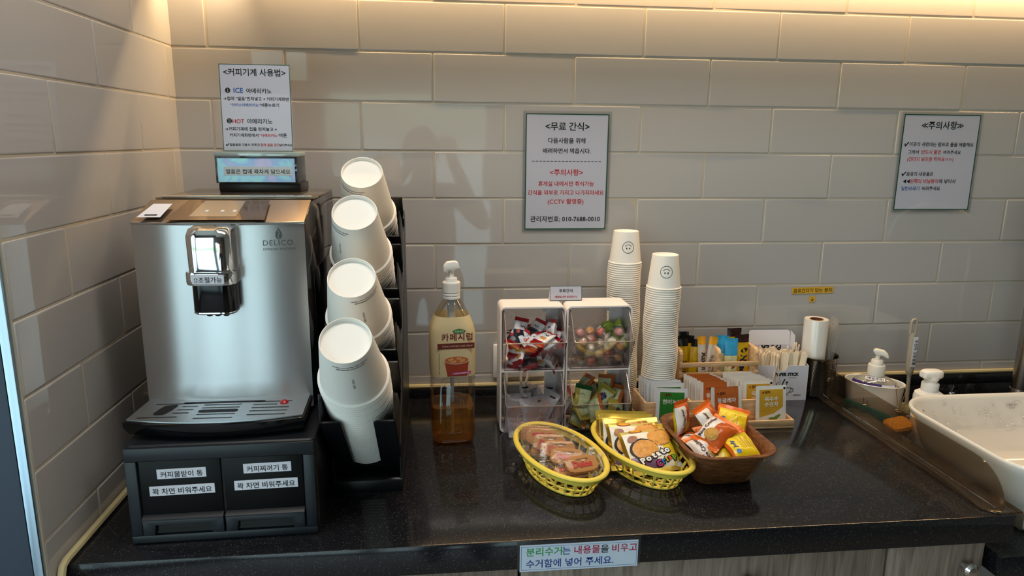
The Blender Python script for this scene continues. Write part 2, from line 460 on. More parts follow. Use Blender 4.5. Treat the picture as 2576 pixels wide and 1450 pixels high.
Geo().add(box(-.575, .52, -3.434, -3.428, .09, 1.73), PANE).build('pane', w1)
Geo().add(box(-1.70, -.70, -3.434, -3.428, .10, 2.05), PANE).build('pane', w3)
w2 = window('window_2', [(-1.78, -1.71, -3.34, -.90, .20, .24), (-1.78, -1.71, -3.34, -.90, 2.16, 2.20), (-1.78, -1.71, -3.34, -3.30, .24, 2.16), (-1.78, -1.71, -.94, -.90, .24, 2.16), (-1.78, -1.71, -2.20, -2.15, .24, 2.16)])
Geo().add(box(-1.747, -1.741, -3.30, -.94, .24, 2.16), PANE).build('pane', w2)
t = thing('ceiling_lamp', 'flat oblong ceiling lamp above the worktop', 'lamp', (.25, -.80, 2.47))
Geo().add(box(-.73, .73, -.18, .18, .0, .03, .004), WHITE_PL).build('housing', t)
mm_ = bpy.data.materials.new('lamp_diffuser'); mm_.use_nodes = True
n, l, b = nodes(mm_); b.inputs['Emission Color'].default_value = (1, .85, .65, 1); b.inputs['Emission Strength'].default_value = 3.0
Geo().add(box(-.70, .70, -.15, .15, -.006, -.0005, .001), mm_).build('diffuser', t)
# ---------------------------------------------------------------- coffee machine on its drawer base
def sticker(name, parent, w, h, lines, loc=(0, 0, 0), rot=(0, 0, 0), base=PAPER, border=None, bw=.0008, th=.0004):
    """paper label lying in a plane that faces -y; lines: (string, width, x, y, material, align)"""
    g = Geo()
    g.add(box(-w / 2, w / 2, -th, 0, -h / 2, h / 2), base)
    z = th + .00015
    if border:
        for q in ((-w / 2, w / 2, h / 2 - bw, h / 2), (-w / 2, w / 2, -h / 2, -h / 2 + bw), (-w / 2, -w / 2 + bw, -h / 2 + bw, h / 2 - bw), (w / 2 - bw, w / 2, -h / 2 + bw, h / 2 - bw)):
            g.add(rect2(*q, z), border, FRONT)
    for s, wd, x, y, m, al in lines:
        g.add(at2(txt_w(s, wd, align=al, bold=.012), x, y, 0, z), m, FRONT)
    return g.build(name, parent, loc, rot, sharp=None)

dbx = thing('drawer_unit', 'black two-drawer stand under the coffee machine', 'drawer unit', (-.1645, -.34, T), (0, 0, radians(1.2)))
hw, dh = .1335, .152
DRAWER = mt('#1d2228', .38)
g = Geo()
prof = rrect(2 * hw, .45, .012, 0, 4)
g.add(loft([rrect(2 * hw, .45, .010, z, 4) for z in (0, .150)] + [rrect(2 * hw - .004, .446, .01, .152, 4)], True, True), BLACK_PLASTIC)
body = g.build('body', dbx)
fy = -.225
g = Geo()                                              # proud frame round the two drawers
for q in ((-hw + .002, hw - .002, .130, .150), (-hw + .002, hw - .002, .002, .014), (-hw + .002, -hw + .018, .014, .130), (hw - .018, hw - .002, .014, .130)):
    g.add(box(q[0], q[1], fy - .006, fy + .001, q[2], q[3], .0015), DRAWER)
g.build('front_frame', dbx)
for i, (x0, x1, s1) in enumerate(((-hw + .0195, -.0015, '커피물받이 통'), (.0015, hw - .0195, '커피찌꺼기 통'))):
    cx = (x0 + x1) / 2; w = x1 - x0
    g = Geo()
    g.add(box(x0, x1, fy - .003, fy + .0, .046, .129, .001), mt('#050506', .4, 0, 0, .25))
    g.add(prism([(fy - .003, .046), (fy - .010, .041), (fy - .010, .039), (fy, .039), (fy, .046)], 'x', x0, x1), BLACK_PLASTIC)
    u = [(x0, .039), (x1, .039), (x1, .015), (x1 - .016, .015), (x1 - .018, .031), (x0 + .018, .031), (x0 + .016, .015), (x0, .015)]
    g.add(prism(u, 'y', fy - .009, fy, .0008), DRAWER)
    g.add(box(x0 + .016, x1 - .016, fy - .002, fy, .015, .033), BLACK_GLOSS)
    d = g.build('drawer', dbx)
    sticker('label', d, .0675, .0150, [(s1, .058, 0, -.0048, INK, 'c')], (cx + (.002 if i == 0 else .006), fy - .0032, .109 if i == 0 else .1115), (0, radians(-.6), 0))
    sticker('label', d, .0900, .0150, [('꽉 차면 비워주세요', .082, 0, -.0048, INK, 'c')], (cx + (.001 if i == 0 else .003), fy - .0032, .083 if i == 0 else .0855), (0, radians(-.6), 0))

MX0, MX1, MF = -.2985, -.0465, -.450
cm = thing('coffee_machine', 'stainless steel automatic coffee machine in the tiled corner', 'coffee machine', ((MX0 + MX1) / 2, -.28, T + dh))
hwm = (MX1 - MX0) / 2
def L(y): return y + .28
def bow(x, k): return -k * (1 - (x / hwm) ** 2)
ZB, ZF, ZT = 1.040 - 1.012, 1.318 - 1.012, 1.345 - 1.012
BR = mt('#2a2523', .16)
SIDE = mt('#2b2624', .12, .25)
# carcass
g = Geo()
poly = [(L(-.449), .0), (L(-.449), ZF - .001), (L(-.372), ZT - .002), (L(-.14), ZT - .002), (L(-.14), .0)]
g.add(prism(poly, 'x', -hwm, hwm, .0015), SIDE)
g.add(box(hwm - .0002, hwm + .0012, L(-.39), L(-.16), .03, .22, .0005), BLACK_GLOSS)
g.build('body', cm)
# bowed brushed front
g = Geo(); NX = 28
xs = [-hwm + 2 * hwm * i / NX for i in range(NX + 1)]
v = []; f = []
for zz in (ZB - .02, ZB + .02, ZB + .1, ZB + .2, ZF - .003):
    for x in xs: v.append((x, L(MF) + bow(x, .016) - .001, zz))
for r in range(4):
    for i in range(NX): f.append((r * (NX + 1) + i, r * (NX + 1) + i + 1, (r + 1) * (NX + 1) + i + 1, (r + 1) * (NX + 1) + i))
g.add((v, f), STEEL)
g.add(loft([[(x, L(MF) + bow(x, .016) - .0005, z) for x in xs] + [(hwm, L(MF) + .004, z), (-hwm, L(MF) + .004, z)] for z in (ZB - .02, ZF - .004)]), BLACK_PLASTIC)
g.build('front_panel', cm)
g = Geo()
g.add(tube([(x, L(MF) + bow(x, .016) - .001, ZF - .001) for x in xs], .0022, 8), mt('#c8c8cc', .12, 1.0))
g.build('trim_strip', cm)
# sloping control panel
PAN = mt('#b5a08a', .17, .9)
g = Geo()
yb, zb = L(-.372), ZT
v = [(x, L(MF) + bow(x, .016), ZF + .001) for x in xs] + [(x * .985, yb, zb) for x in xs]
k = NX + 1
g.add((v + [(p[0], p[1] + .002, p[2] - .006) for p in v], [(i, i + 1, k + i + 1, k + i) for i in range(NX)] + [(2 * k + i + 1, 2 * k + i, 3 * k + i, 3 * k + i + 1) for i in range(NX)] + [(0, k, 3 * k, 2 * k), (k - 1, 3 * k - 1, 4 * k - 1, 2 * k - 1)]), PAN)
cp = g.build('control_panel', cm)
sl = math.atan2(zb - ZF, yb - L(MF) + .012)
def onpanel(u, v0, d): # u across, v0 up the slope in metres from the front edge centre
    return (u, L(MF) - .021 + v0 * cos(sl) - d * sin(sl), ZF + .001 + v0 * sin(sl) + d * cos(sl))
def pq(u0, u1, w0, w1, v0, v1, d): return [onpanel(u0, v0, d), onpanel(u1, v0, d), onpanel(w1, v1, d), onpanel(w0, v1, d)], [(0, 1, 2, 3)]
Geo().add(pq(-.075, .070, -.062, .062, .010, .092, .0008), mt('#8a7766', .08, .85)).build('display_glass', cp)
Geo().add(pq(-.043, .026, -.036, .026, .022, .086, .0011), mt('#b3a696', .12, .6)).build('display', cp)
g = Geo()
for u in (-.022, .001, .019): g.add(pq(u - .0025, u + .0025, u - .0025, u + .0025, .040, .047, .0014), mt('#d8d8dc', .4))
g.build('icon', cp)
Geo().add(pq(-.117, -.083, -.110, -.082, .020, .074, .0009), PAPER).add(pq(-.108, -.090, -.108, -.090, .026, .031, .0012), INK).build('label', cp)
# flat lid and back ledge
TOPM = mt('#a8967f', .12, .85)
g = Geo()
g.add(box(-hwm * .985, hwm, L(-.355), L(-.145), ZT - .001, ZT + .002, .0006), TOPM)
g.add(tube([(-hwm + .012, L(-.352), ZT + .003), (hwm - .004, L(-.352), ZT + .003)], .0022, 8), CHROME)
g.build('lid', cm)
# coffee spout
SPX = -.171 - .0015 - (MX0 + MX1) / 2
g = Geo(); sy = L(MF) - .018
def sp(w, d, z, r=.016):
    w *= 1.09; d *= 1.05
    return [(p[0] + SPX, p[1] + sy - d / 2 + .004, p[2]) for p in rrect(w, d, r, z, 5)]
zt_, zl_ = 1.317 - 1.012, 1.188 - 1.012
g.add(loft([sp(.056, .046, zl_ + .052), sp(.058, .048, zl_ + .060), sp(.060, .050, zt_ - .014, .018), sp(.057, .046, zt_ - .004, .020), sp(.046, .034, zt_, .016)], True, True), CHROME)
spo = g.build('spout', cm, sharp=45)
Geo().add(loft([sp(.053, .043, zl_), sp(.055, .045, zl_ + .004), sp(.055, .045, zl_ + .052)], True, True), BLACK_GLOSS).add(loft([[(p[0] * 1.0, p[1], p[2]) for p in sp(.0555, .0455, z)] for z in (zl_ + .002, zl_ + .004)], False, False), CHROME).build('spout_skirt', spo)
Geo().add(loft([sp(.063, .052, zl_ + .046), sp(.064, .053, zl_ + .049), sp(.064, .053, zl_ + .062), sp(.063, .052, zl_ + .065)], True, True), CHROME).build('adjusting_ring', spo)
sticker('label', spo, .045, .0135, [('⇳조절가능', .039, 0, -.0042, INK, 'c')], (SPX, sy - .0525, zl_ + .0555), (0, 0, 0), border=INK, bw=.0003)
g = Geo()
for dx in (-.012, .0, .012): g.add(lathe([(.0055, 0), (.0045, -.006), (.003, -.007), (0, -.0065)], 12), BLACK_GLOSS, T_((SPX + dx, sy - .018, zl_)))
g.build('nozzle', spo)
# lettering on the front
EN = mt('#5d6064', .35, .6)
def onfront(x, z, d=.0007): return (x, L(MF) + bow(x, .016) - .001 - d, z)
g = Geo()
lx = -.0835 - (MX0 + MX1) / 2
for s, wd, dz in (('DELICO.', .046, 0), ('ESPRESSO MACHINE', .046, -.0072)):
    g.add(warp(at2(txt_w(s, wd, space=1.1), lx, 1.2835 - 1.012 + dz), lambda x, y, z: onfront(x, y)), EN)
lp = [(0, .017), (.0042, .009), (.005, .004), (.003, .0), (0, -.001), (-.003, .0), (-.005, .004), (-.0042, .009)]
g.add(warp(at2(poly2(lp), lx, 1.294 - 1.012), lambda x, y, z: onfront(x, y)), EN)
g.add(warp(at2(line2([(-.001, .014), (.0012, .008), (-.0012, .004), (.0006, 0)], .0009), lx, 1.294 - 1.012), lambda x, y, z: onfront(x, y, .0010)), STEEL)
g.build('lettering', cm, sharp=None)
# drip tray
TY = L(-.4495)
def trim(x, z, dy=0): return (x, z, dy)
hb, hf = .124, .128
def tray_ring(o, z):
    P = [(-hb - o, TY + .01)] + [(-hf - o + (i / 20) * 2 * (hf + o), L(-.540) - o + bow((-hf + (i / 20) * 2 * hf) * .98, .020)) for i in range(21)] + [(hb + o, TY + .01)]
    return [(x, y, z) for x, y in P]
g = Geo()
g.add(loft([tray_ring(-.012, .002), tray_ring(-.004, .006), tray_ring(.001, .018), tray_ring(.001, .0255), tray_ring(-.001, .0265)]), BLACK_GLOSS)
tr = g.build('drip_tray', cm)
# pierced grille plate built as a flat cut-out (bmesh knife-free: strips between the slots)
bm = bmesh.new()
ring = [bm.verts.new((x, y, .0)) for x, y, z in tray_ring(-.003, 0)]
bm.faces.new(ring)
pv, pf = unbm(bm)
Geo().add((([(x, y, .0285) for x, y, z in pv] + [(x, y, .0268) for x, y, z in pv]), [tuple(range(len(pv)))] + [tuple(range(2 * len(pv) - 1, len(pv) - 1, -1))] + [(i, len(pv) + i, len(pv) + (i + 1) % len(pv), (i + 1) % len(pv)) for i in range(len(pv))]), mt('#cdd2d6', .36, 1.0)).build('grille', tr)
g = Geo()
SL = mt('#050506', .6)
def slot(x, y, w, h, r=None):
    n = 8; r = h / 2; p = []
    for i in range(n + 1): a = -pi / 2 + pi * i / n; p.append((x + w / 2 - r + r * cos(a), y + r * sin(a)))
    for i in range(n + 1): a = pi / 2 + pi * i / n; p.append((x - w / 2 + r + r * cos(a), y + r * sin(a)))
    return [(a, b_, .0289) for a, b_ in p], [tuple(range(len(p)))]
y0 = L(-.45)
for k, yy in enumerate((-.030, -.042, -.055, -.068, -.083)):
    if k in (0, 4): g.add(slot(-.076 - k * .002, y0 + yy, .056, .0022), SL)
    else: g.add(slot(-.047 - k * .003, y0 + yy, .024, .0022), SL)
    if k != 2: g.add(slot(-.003, y0 + yy - .008, .056, .0022), SL)
    g.add(slot(.071 - (.010 if k == 1 else 0), y0 + yy, .056 if k != 1 else .036, .0022), SL)
g.add(slot(-.003, y0 - .063, .058, .011), SL)
g.add(([(x, y, .0289) for x, y in [(-.088, y0 - .037), (-.072, y0 - .034), (-.069, y0 - .037), (-.073, y0 - .060), (-.079, y0 - .073), (-.090, y0 - .074), (-.095, y0 - .069), (-.092, y0 - .05)]], [tuple(range(8))]), SL)
g.add(slot(-.003, y0 - .0275, .122, .006), SL)
g.build('slot', tr, sharp=None)
Geo().add(lathe([(0, .0325), (.004, .032), (.0065, .0295), (.0065, .0285)], 20), mt('#b01820', .3), T_((.088, y0 - .036, 0))).build('float', tr)['label'] = 'red water level float'
# clear bean hopper on top
hx0, hx1 = -.236 - (MX0 + MX1) / 2, -.094 - (MX0 + MX1) / 2
hy0, hy1 = L(-.232), L(-.150)
zt = ZT + .002
HOP = clear('hopper_plastic', (.55, .58, .62, 1), .35, .05)
bh = Geo().add(box(hx0 + .003, hx1 + .004, hy0 + .003, hy1 + .004, zt, zt + .016, .002), mt('#0c0c0d', .3)).build('bean_hopper', cm)
g = Geo()
for q in ((hx0, hx1, hy0, hy0 + .002), (hx0, hx1, hy1 - .002, hy1), (hx0, hx0 + .002, hy0, hy1), (hx1 - .002, hx1, hy0, hy1)):
    g.add(box(*q, zt + .016, zt + .064, .0005), HOP)
g.build('bean_box', bh)
IR = bpy.data.materials.new('iridescent_film'); IR.use_nodes = True
n, l, b = nodes(IR)
tc = n.new('ShaderNodeTexCoord'); nz = n.new('ShaderNodeTexNoise'); nz.inputs['Scale'].default_value = 28; nz.inputs['Detail'].default_value = 2; nz.inputs['Distortion'].default_value = 1.2
cr = n.new('ShaderNodeValToRGB'); cr.color_ramp.elements[0].position = .30; cr.color_ramp.elements[0].color = lin('#c0a8c4')
cr.color_ramp.elements[1].position = .72; cr.color_ramp.elements[1].color = lin('#93cdbd')
q = cr.color_ramp.elements.new(.45); q.color = lin('#8aa4c8'); q = cr.color_ramp.elements.new(.56); q.color = lin('#93bccd')
l.new(tc.outputs['Object'], nz.inputs['Vector']); l.new(nz.outputs[0], cr.inputs[0]); l.new(cr.outputs[0], b.inputs['Base Color'])
b.inputs['Metallic'].default_value = .3; b.inputs['Roughness'].default_value = .22
Geo().add(box(hx0 + .004, hx1 - .004, hy0 - .0006, hy0 - .0001, zt + .018, zt + .060), IR).build('shimmer_film', bh)
g = Geo()
g.add(box(hx0 - .001, hx1 + .001, hy0 - .0015, hy1 + .001, zt + .0635, zt + .0705, .0012), clear('hopper_lid', (.75, .85, .86, 1), .5, .08, .25, (.7, .9, .9, 1)))
g.add(box(-.012 + (hx0 + hx1) / 2, .010 + (hx0 + hx1) / 2, hy0 - .0035, hy0 - .0012, zt + .0635, zt + .0665, .0004), mt('#aacfcf', .2))
g.build('hopper_lid', bh)
sticker('label', bh, .119, .0155, [('얼음은 컵에 꽉차게 담으세요', .112, 0, -.0045, INK, 'c')], ((hx0 + hx1) / 2 + .003, hy0 - .0008, zt + .0375), (0, 0, 0), base=mt('#c9d2d6', .5))

# clear sign holder on the hopper lid
SZ = T + dh + zt + .0705
tw, th_ = .1245, .1560
sg = thing('sign_holder', 'clear standing sign with coffee machine instructions on top of the machine', 'sign', (-.1705, -.185, SZ), (radians(-3), 0, 0))
ACR2 = clear('sign_acrylic', (.97, .97, .97, 1), .12)
Geo().add(box(-tw / 2 - .001, tw / 2 + .001, .0012, .0032, .001, th_), ACR2).add(box(-tw / 2 - .001, tw / 2 + .001, -.012, .024, 0, .0018, .0005), ACR2).build('stand', sg)
def sheet(name, parent, w, h, lines, border=None, bw=.002, loc=(0, 0, 0), rot=(0, 0, 0), shear=0.0):
    """printed sheet; lines use fractions of the sheet: (string, width, cx, cy, material, align)"""
    g = Geo(); g.add(box(-w / 2, w / 2, -.0006, 0, 0, h), PAPERC)
    if border:
        for q in ((-w / 2, w / 2, h - bw, h), (-w / 2, w / 2, 0, bw), (-w / 2, -w / 2 + bw, bw, h - bw), (w / 2 - bw, w / 2, bw, h - bw)):
            g.add(rect2(*q, .00075), border, FRONT)
    for s, wd, x, y, m, al in lines:
        g.add(at2(txt_w(s, wd * w, align=al, bold=.0 if s in '❶❷' else .017), (x - .5) * w, y * h, 0, .00085), m, FRONT)
    o = g.build(name, parent, loc, rot, sharp=None)
    return o
K, R_, Bl = INK, mt('#b02426', .5), BLUE_INK
sheet('printed_sheet', sg, tw, th_ - .001, [
    ('<커피기계 사용법>', .88, .50, .875, K, 'c'),
    ('❶', .075, .07, .675, K, 'l'), ('ICE', .135, .19, .675, Bl, 'l'), ('아메리카노', .36, .37, .675, K, 'l'),
    ('→컵에 “얼음”먼저넣고 + 커피기계화면', .93, .04, .590, K, 'l'), ('“아이스아메리카노”', .43, .13, .520, Bl, 'l'), ('버튼누르기', .26, .565, .520, K, 'l'),
    ('❷', .075, .07, .325, K, 'l'), ('HOT', .17, .15, .325, R_, 'l'), ('아메리카노', .36, .36, .325, K, 'l'),
    ('→커피기계에 컵을 먼저놓고 +', .74, .04, .240, K, 'l'), ('커피기계화면에서', .41, .10, .170, K, 'l'), ('“아메리카노”', .28, .525, .170, R_, 'l'), ('버튼', .11, .81, .170, K, 'l'),
    ('✔얼음음료 이용시 무조건', .48, .04, .062, K, 'l'), ('컵에 얼음 먼저', .27, .535, .062, R_, 'l'), ('넣어주세요', .18, .81, .062, K, 'l'),
], border=GREEN_INK, bw=.0011, loc=(0, -.0001, .001))
# ---------------------------------------------------------------- cup organiser with leaning stacks of paper cups
s2 = sqrt(.5)
def AP(a, p): return ((p - a) * s2, (p + a) * s2)      # (along the lean, across it) -> (y, z)
OX0, OX1, OXC = -.022, .0915, .0335
ORG = mt('#15171b', .34)
og = thing('cup_organizer', 'black four-tier cup organizer between the coffee machine and the syrup bottle', 'cup organizer', (OXC, -.28, T))
def oy(q): return (q[0] + .28, q[1] - T)
g = Geo()
side = [(-.443, .862), (-.443, .884), AP(.985, .352), AP(1.0, .80), (-.158, 1.290), (-.146, 1.303), (-.122, 1.303), (-.105, 1.285), (-.085, .862)]
for xa, xb in ((OX0, OX0 + .003), (OX1 - .003, OX1)):
    g.add(prism([oy(p) for p in side], 'x', xa - OXC, xb - OXC, .0006), ORG)
g.build('side_panel', og)
g = Geo()
g.add(prism([oy(p) for p in [(-.445, .860), (-.445, .880), (-.44, .884), (-.09, .884), (-.09, .860)]], 'x', OX0 - OXC - .001, OX1 - OXC + .001, .002), ORG)
g.build('base', og)
g = Geo()
g.add(prism([oy(p) for p in [(-.112, .88), (-.112, 1.30), (-.106, 1.30), (-.106, .88)]], 'x', OX0 - OXC + .003, OX1 - OXC - .003), ORG)
g.build('back_panel', og)
PERP0, DP = .391, .1225
for k in range(4):
    p = PERP0 + k * DP
    lip = 1.122 - (0, .006, .016, .03)[k]
    g = Geo()
    # front plate of the tier with its U-shaped notch, in a plane that leans with the cups
    pf = p - .0535
    lo = .915 if k == 0 else 1.0
    nb = .930 if k == 0 else 1.03
    X0, X1 = OX0 - OXC + .0015, OX1 - OXC - .0015
    nw0, nw1 = .0225, .024
    U = [(X0, lo), (X1, lo), (X1, lip), (nw1 + .0045, lip), (nw1, lip - .004), (nw0, nb + .006), (nw0 - .006, nb), (-nw0 + .006, nb), (-nw0, nb + .006), (-nw1, lip - .004), (-nw1 - .0045, lip), (X0, lip)]
    ring0 = [(x, *oy(AP(a, pf))) for x, a in U]
    ring1 = [(x, *oy(AP(a, pf + .0025))) for x, a in U]
    g.add(loft([ring0, ring1]), ORG)
    # cheeks with rising horns
    for xa, xb in ((X0, X0 + .0025), (X1 - .0025, X1)):
        ck = [AP(lo, pf), AP(lip, pf), AP(lip + .006, pf + .004), AP(lip + .030, pf + .026), AP(lip + .034, pf + .032), AP(lip + .018, pf + .036), AP(lip - .03, pf + .060), AP(lip - .09, pf + .075), AP(lo - .02, pf + .075)]
        g.add(prism([oy(q) for q in ck], 'x', xa, xb, .0006), ORG)
    # floor and divider
    fl = [AP(lo - .004, pf), AP(lo, pf), AP(lo, pf + .108), AP(lo - .004, pf + .108)]
    if k == 0: fl = [AP(.925, pf), AP(.929, pf), AP(.929, pf + .108), AP(.925, pf + .108)]
    g.add(prism([oy(q) for q in fl], 'x', X0, X1), ORG)
    dv = [AP(lo, pf + .108), AP(lip - .02, pf + .108), AP(lip - .02, pf + .1105), AP(lo, pf + .1105)]
    g.add(prism([oy(q) for q in dv], 'x', X0, X1), ORG)
    g.build('tier', og)

R0, R1, CH = .051, .0352, .108
def cup_mesh(R0, R1, H, name, n=56, lip=.0016, rec=.006):
    tp = (R0 - R1) / H
    prof = [(R0 - .0022, .0015)]
    for i in range(9):
        a = radians(-90 + 225 * i / 8 - 60); prof.append((R0 - .0002 + lip * cos(a) * 1.0, lip + lip * sin(a)))
    w0 = R0 - lip * 1.2; tp = (w0 - R1) / H
    prof += [(w0 - tp * 2.6 * lip, lip * 2.6), (w0 - tp * H * .5, H * .5), (R1 + tp * .0012, H - .0012), (R1 - .0001, H), (R1 - .0008, H + .0002), (R1 - .0016, H - .0006), (R1 - .0021, H - rec), (R1 - .006, H - rec - .0004), (0.0001, H - rec)]
    return Geo().add(lathe(prof, n), CUP).mesh(name, 50)
BIG = cup_mesh(R0, R1, CH, 'paper_cup')
def oncone(R0, R1, H, az, z0, flip=True, d=.0003, lip=.0016):
    R0 = R0 - lip * 1.2; sl = (R0 - R1) / H
    def fn(x, y, z):
        zz = z0 + (-y if flip else y); r = R0 - sl * zz + d
        a = radians(az) + (-x if flip else x) / (R0 - sl * z0)
        return (r * sin(a), -r * cos(a), zz)
    return fn
LEAN = (radians(45), 0, 0)
names = ['front', 'second', 'third', 'rear']
counts = [32, 13, 13, 12]
tops = [1.271, 1.239, 1.240, 1.197]
xo = [.0315, .0295, .0275, .029]
prints = [((12, 14), (-8, 7)), ((38, None), (26, 22)), ((-52, None), (-42, -38)), ((-30, None), None)]
for k in range(4):
    p = PERP0 + k * DP
    for i in range(counts[k]):
        a = tops[k] - CH + .006 - i * .0076
        y, z = AP(a, p)
        o = link('paper_cup', BIG, None, (xo[k] + (0 if i == 0 else .0004 * sin(i * 2.1)), y, z), LEAN)
        lab = ('%s white paper cup down the %s leaning stack' % (nth(i), names[k])) if i else 'topmost white paper cup with small black print on the %s leaning stack' % names[k]
        tag(o, lab, 'paper cup', 'leaning stacks of large white paper cups')
        if i == 0:
            g = Geo(); az, vz = prints[k][0][0], prints[k][1]
            F = oncone(R0, R1, CH, az, CH - .014)
            g.add(warp(at2(txt_w('CAUTION HOT BEVERAGES!', .040, bold=.02), 0, 0), F), INK)
            g.add(warp(at2(txt_w('UNDER-LYING THAT’S HOT DRINKS', .050, bold=.01), 0, -.0045), F), INK)
            if vz:
                F = oncone(R0, R1, CH, vz[1] + (0 if k else 4), CH - .050, flip=False)
                tv = txt_w('VOILA CAFE', .0235, bold=.0)
                g.add(warp(([(q[1] - .0015, -q[0], 0) for q in tv[0]], tv[1]), F), INK)
            g.build('lettering', o, sharp=None)

# two tall stacks of small cups with an upside-down smile
r0, r1, ch = .0362, .0272, .070
SMALL = cup_mesh(r0, r1, ch, 'small_paper_cup', 44, .0011, .004)
def smile(o, az):
    g = Geo(); F = oncone(r0, r1, ch, az, .0375, flip=False, lip=.0011)
    for q in (arc2(.0118, .0128, 0, 360, 48), disc2(.0013, .0021, 14, -.0031, -.0022), disc2(.0013, .0021, 14, .0031, -.0022)):
        g.add(warp(q, F), INK)
    g.add(warp(arc2(.0072, .0082, 28, 152, 24, 0, -.0028 + .001), F), INK)
    g.build('smile_print', o, sharp=None)
for nm, x, y, top, az, seed in (('taller', .569, -.056, 1.251, -5, 3), ('shorter', .632, -.140, 1.212, -11, 8)):
    rr = random.Random(seed); ncup = int((top - ch - T) / .0047); pit = (top - ch - T) / ncup
    for i in range(ncup + 1):
        dx = .0016 * sin(i * .19 + seed); dy = .001 * cos(i * .31)
        z = top - ch - i * pit
        o = link('smiley_cup' if i == 0 else 'smiley_cup', SMALL, None, (x + dx - (.0016 * sin(seed)), y + dy, max(z, T)), (0, 0, rr.uniform(0, 6) if i else 0))
        tag(o, ('%s small white paper cup down the %s upright stack' % (nth(i), nm)) if i else 'small white cup with an upside-down smile topping the %s upright stack' % nm, 'paper cup', 'upright stacks of small white paper cups')
        if i == 0: smile(o, az)

# ---------------------------------------------------------------- syrup bottle with pump
PET = clear('clear_bottle', (.97, .97, .96, 1), .16)
sb = thing('syrup_bottle', 'square clear plastic syrup bottle with a white pump and cream label', 'bottle', (.1815, -.238, T), (0, 0, radians(4)))
def sq(w, r, z): return rrect(w, w, r, z, 6)
bw = .0845
outer = [(bw - .020, .018, .0), (bw - .006, .020, .006), (bw, .020, .016), (bw, .020, .060), (bw - .0005, .020, .120), (bw - .004, .022, .127), (bw - .0005, .020, .134), (bw, .020, .150), (bw, .022, .226), (bw - .006, .026, .240), (bw - .026, .026, .264), (.040, .0195, .280), (.0295, .0147, .286), (.0275, .0137, .290), (.0275, .0137, .300)]
g = Geo().add(loft([sq(*q) for q in outer], True, False), PET)
for f_ in (0, 180):                                   # embossed grip panel
    for w_, h_, dd in ((.034, .082, .0004), (.022, .066, .0006)):
        path = [(p[0], -bw / 2 - dd, p[1] + .070) for p in rrect(w_, h_, .008, 0, 4)]
        g.add(tube(path, .0011, 6, True), PET, RZ(f_))
g.build('body', sb)
SYR = bpy.data.materials.new('amber_syrup'); SYR.use_nodes = True
n, l = SYR.node_tree.nodes, SYR.node_tree.links; n.clear()
o_ = n.new('ShaderNodeOutputMaterial'); t1 = n.new('ShaderNodeBsdfTransparent'); t1.inputs[0].default_value = (.94, .64, .27, 1)
g1 = n.new('ShaderNodeBsdfGlossy'); g1.inputs['Roughness'].default_value = .06; lw = n.new('ShaderNodeLayerWeight'); lw.inputs[0].default_value = .3
mx = n.new('ShaderNodeMixShader'); df = n.new('ShaderNodeBsdfDiffuse'); df.inputs[0].default_value = (.85, .38, .07, 1); mx2 = n.new('ShaderNodeMixShader'); mx2.inputs[0].default_value = .16
l.new(lw.outputs['Facing'], mx.inputs[0]); 
mu = n.new('ShaderNodeMath'); mu.operation = 'MULTIPLY'; mu.inputs[1].default_value = .25; l.new(lw.outputs['Facing'], mu.inputs[0]); l.new(mu.outputs[0], mx.inputs[0])
l.new(t1.outputs[0], mx.inputs[1]); l.new(g1.outputs[0], mx.inputs[2]); l.new(mx.outputs[0], mx2.inputs[1]); l.new(df.outputs[0], mx2.inputs[2]); l.new(mx2.outputs[0], o_.inputs[0])
Geo().add(loft([sq(*q) for q in ((bw - .024, .016, .003), (bw - .010, .018, .008), (bw - .004, .018, .017), (bw - .004, .018, .078))]), SYR).build('syrup', sb)
def translucent(name, c, t=.5):
    m = bpy.data.materials.new(name); m.use_nodes = True
    n, l = m.node_tree.nodes, m.node_tree.links; n.clear()
    o = n.new('ShaderNodeOutputMaterial'); d = n.new('ShaderNodeBsdfDiffuse'); q = n.new('ShaderNodeBsdfTranslucent'); x = n.new('ShaderNodeMixShader')
    d.inputs[0].default_value = c; q.inputs[0].default_value = c; x.inputs[0].default_value = t
    l.new(d.outputs[0], x.inputs[1]); l.new(q.outputs[0], x.inputs[2]); l.new(x.outputs[0], o.inputs[0]); return m
CREAM = translucent('cream_label', lin('#ead9ae'), .35)
MAROON = mt('#6e1f1c', .4)
g = Geo(); lw_ = bw + .0012
g.add(loft([sq(lw_, .0205, z) for z in (.143, .150)] + [sq(lw_, .0225, .226), sq(lw_ - .006, .0265, .2400), sq(lw_ - .020, .0262, .2570)], False, False), CREAM)
lb = g.build('label', sb)
yf = -lw_ / 2 - .0004
g = Geo()
def P2(x, y, z): return (x, yf - z, y)
g.add(warp(grid2(-lw_ / 2 + .012, lw_ / 2 - .004, .1985, .2095, 2, 1), P2), MAROON)
g.add(warp(at2(txt_w('카페시럽', .058, bold=.02, space=1.12), .006, .2155), P2), MAROON)
g.add(warp(at2(txt_w('THINK NATURE CAFÉ SYRUP', .058), .006, .2022, 0, .0003), P2), mt('#e6d3a6', .5))
leaf = [(.010 * cos(t), .0045 * sin(t) * (1 - .45 * abs(cos(t)))) for t in [2 * pi * i / 24 for i in range(24)]]
g.add(warp(at2(poly2([(a * 1.25, b_ * 1.1) for a, b_ in leaf]), .010, .2345 - .002), P2), mt('#2f7a35', .4))
g.add(warp(at2(txt_w('자연생각', .017, bold=.01), .010, .2345 - .0042, 0, .0003), P2), mt('#e9f0d8', .5))
TEA, TEA2, RIMC = mt('#9a3517', .35), mt('#c0652c', .35), mt('#d9c3a8', .3)
g.add(warp(poly2([(-.018, .1755), (.028, .1755), (.0245, .1445), (-.0125, .1445)]), P2), TEA)
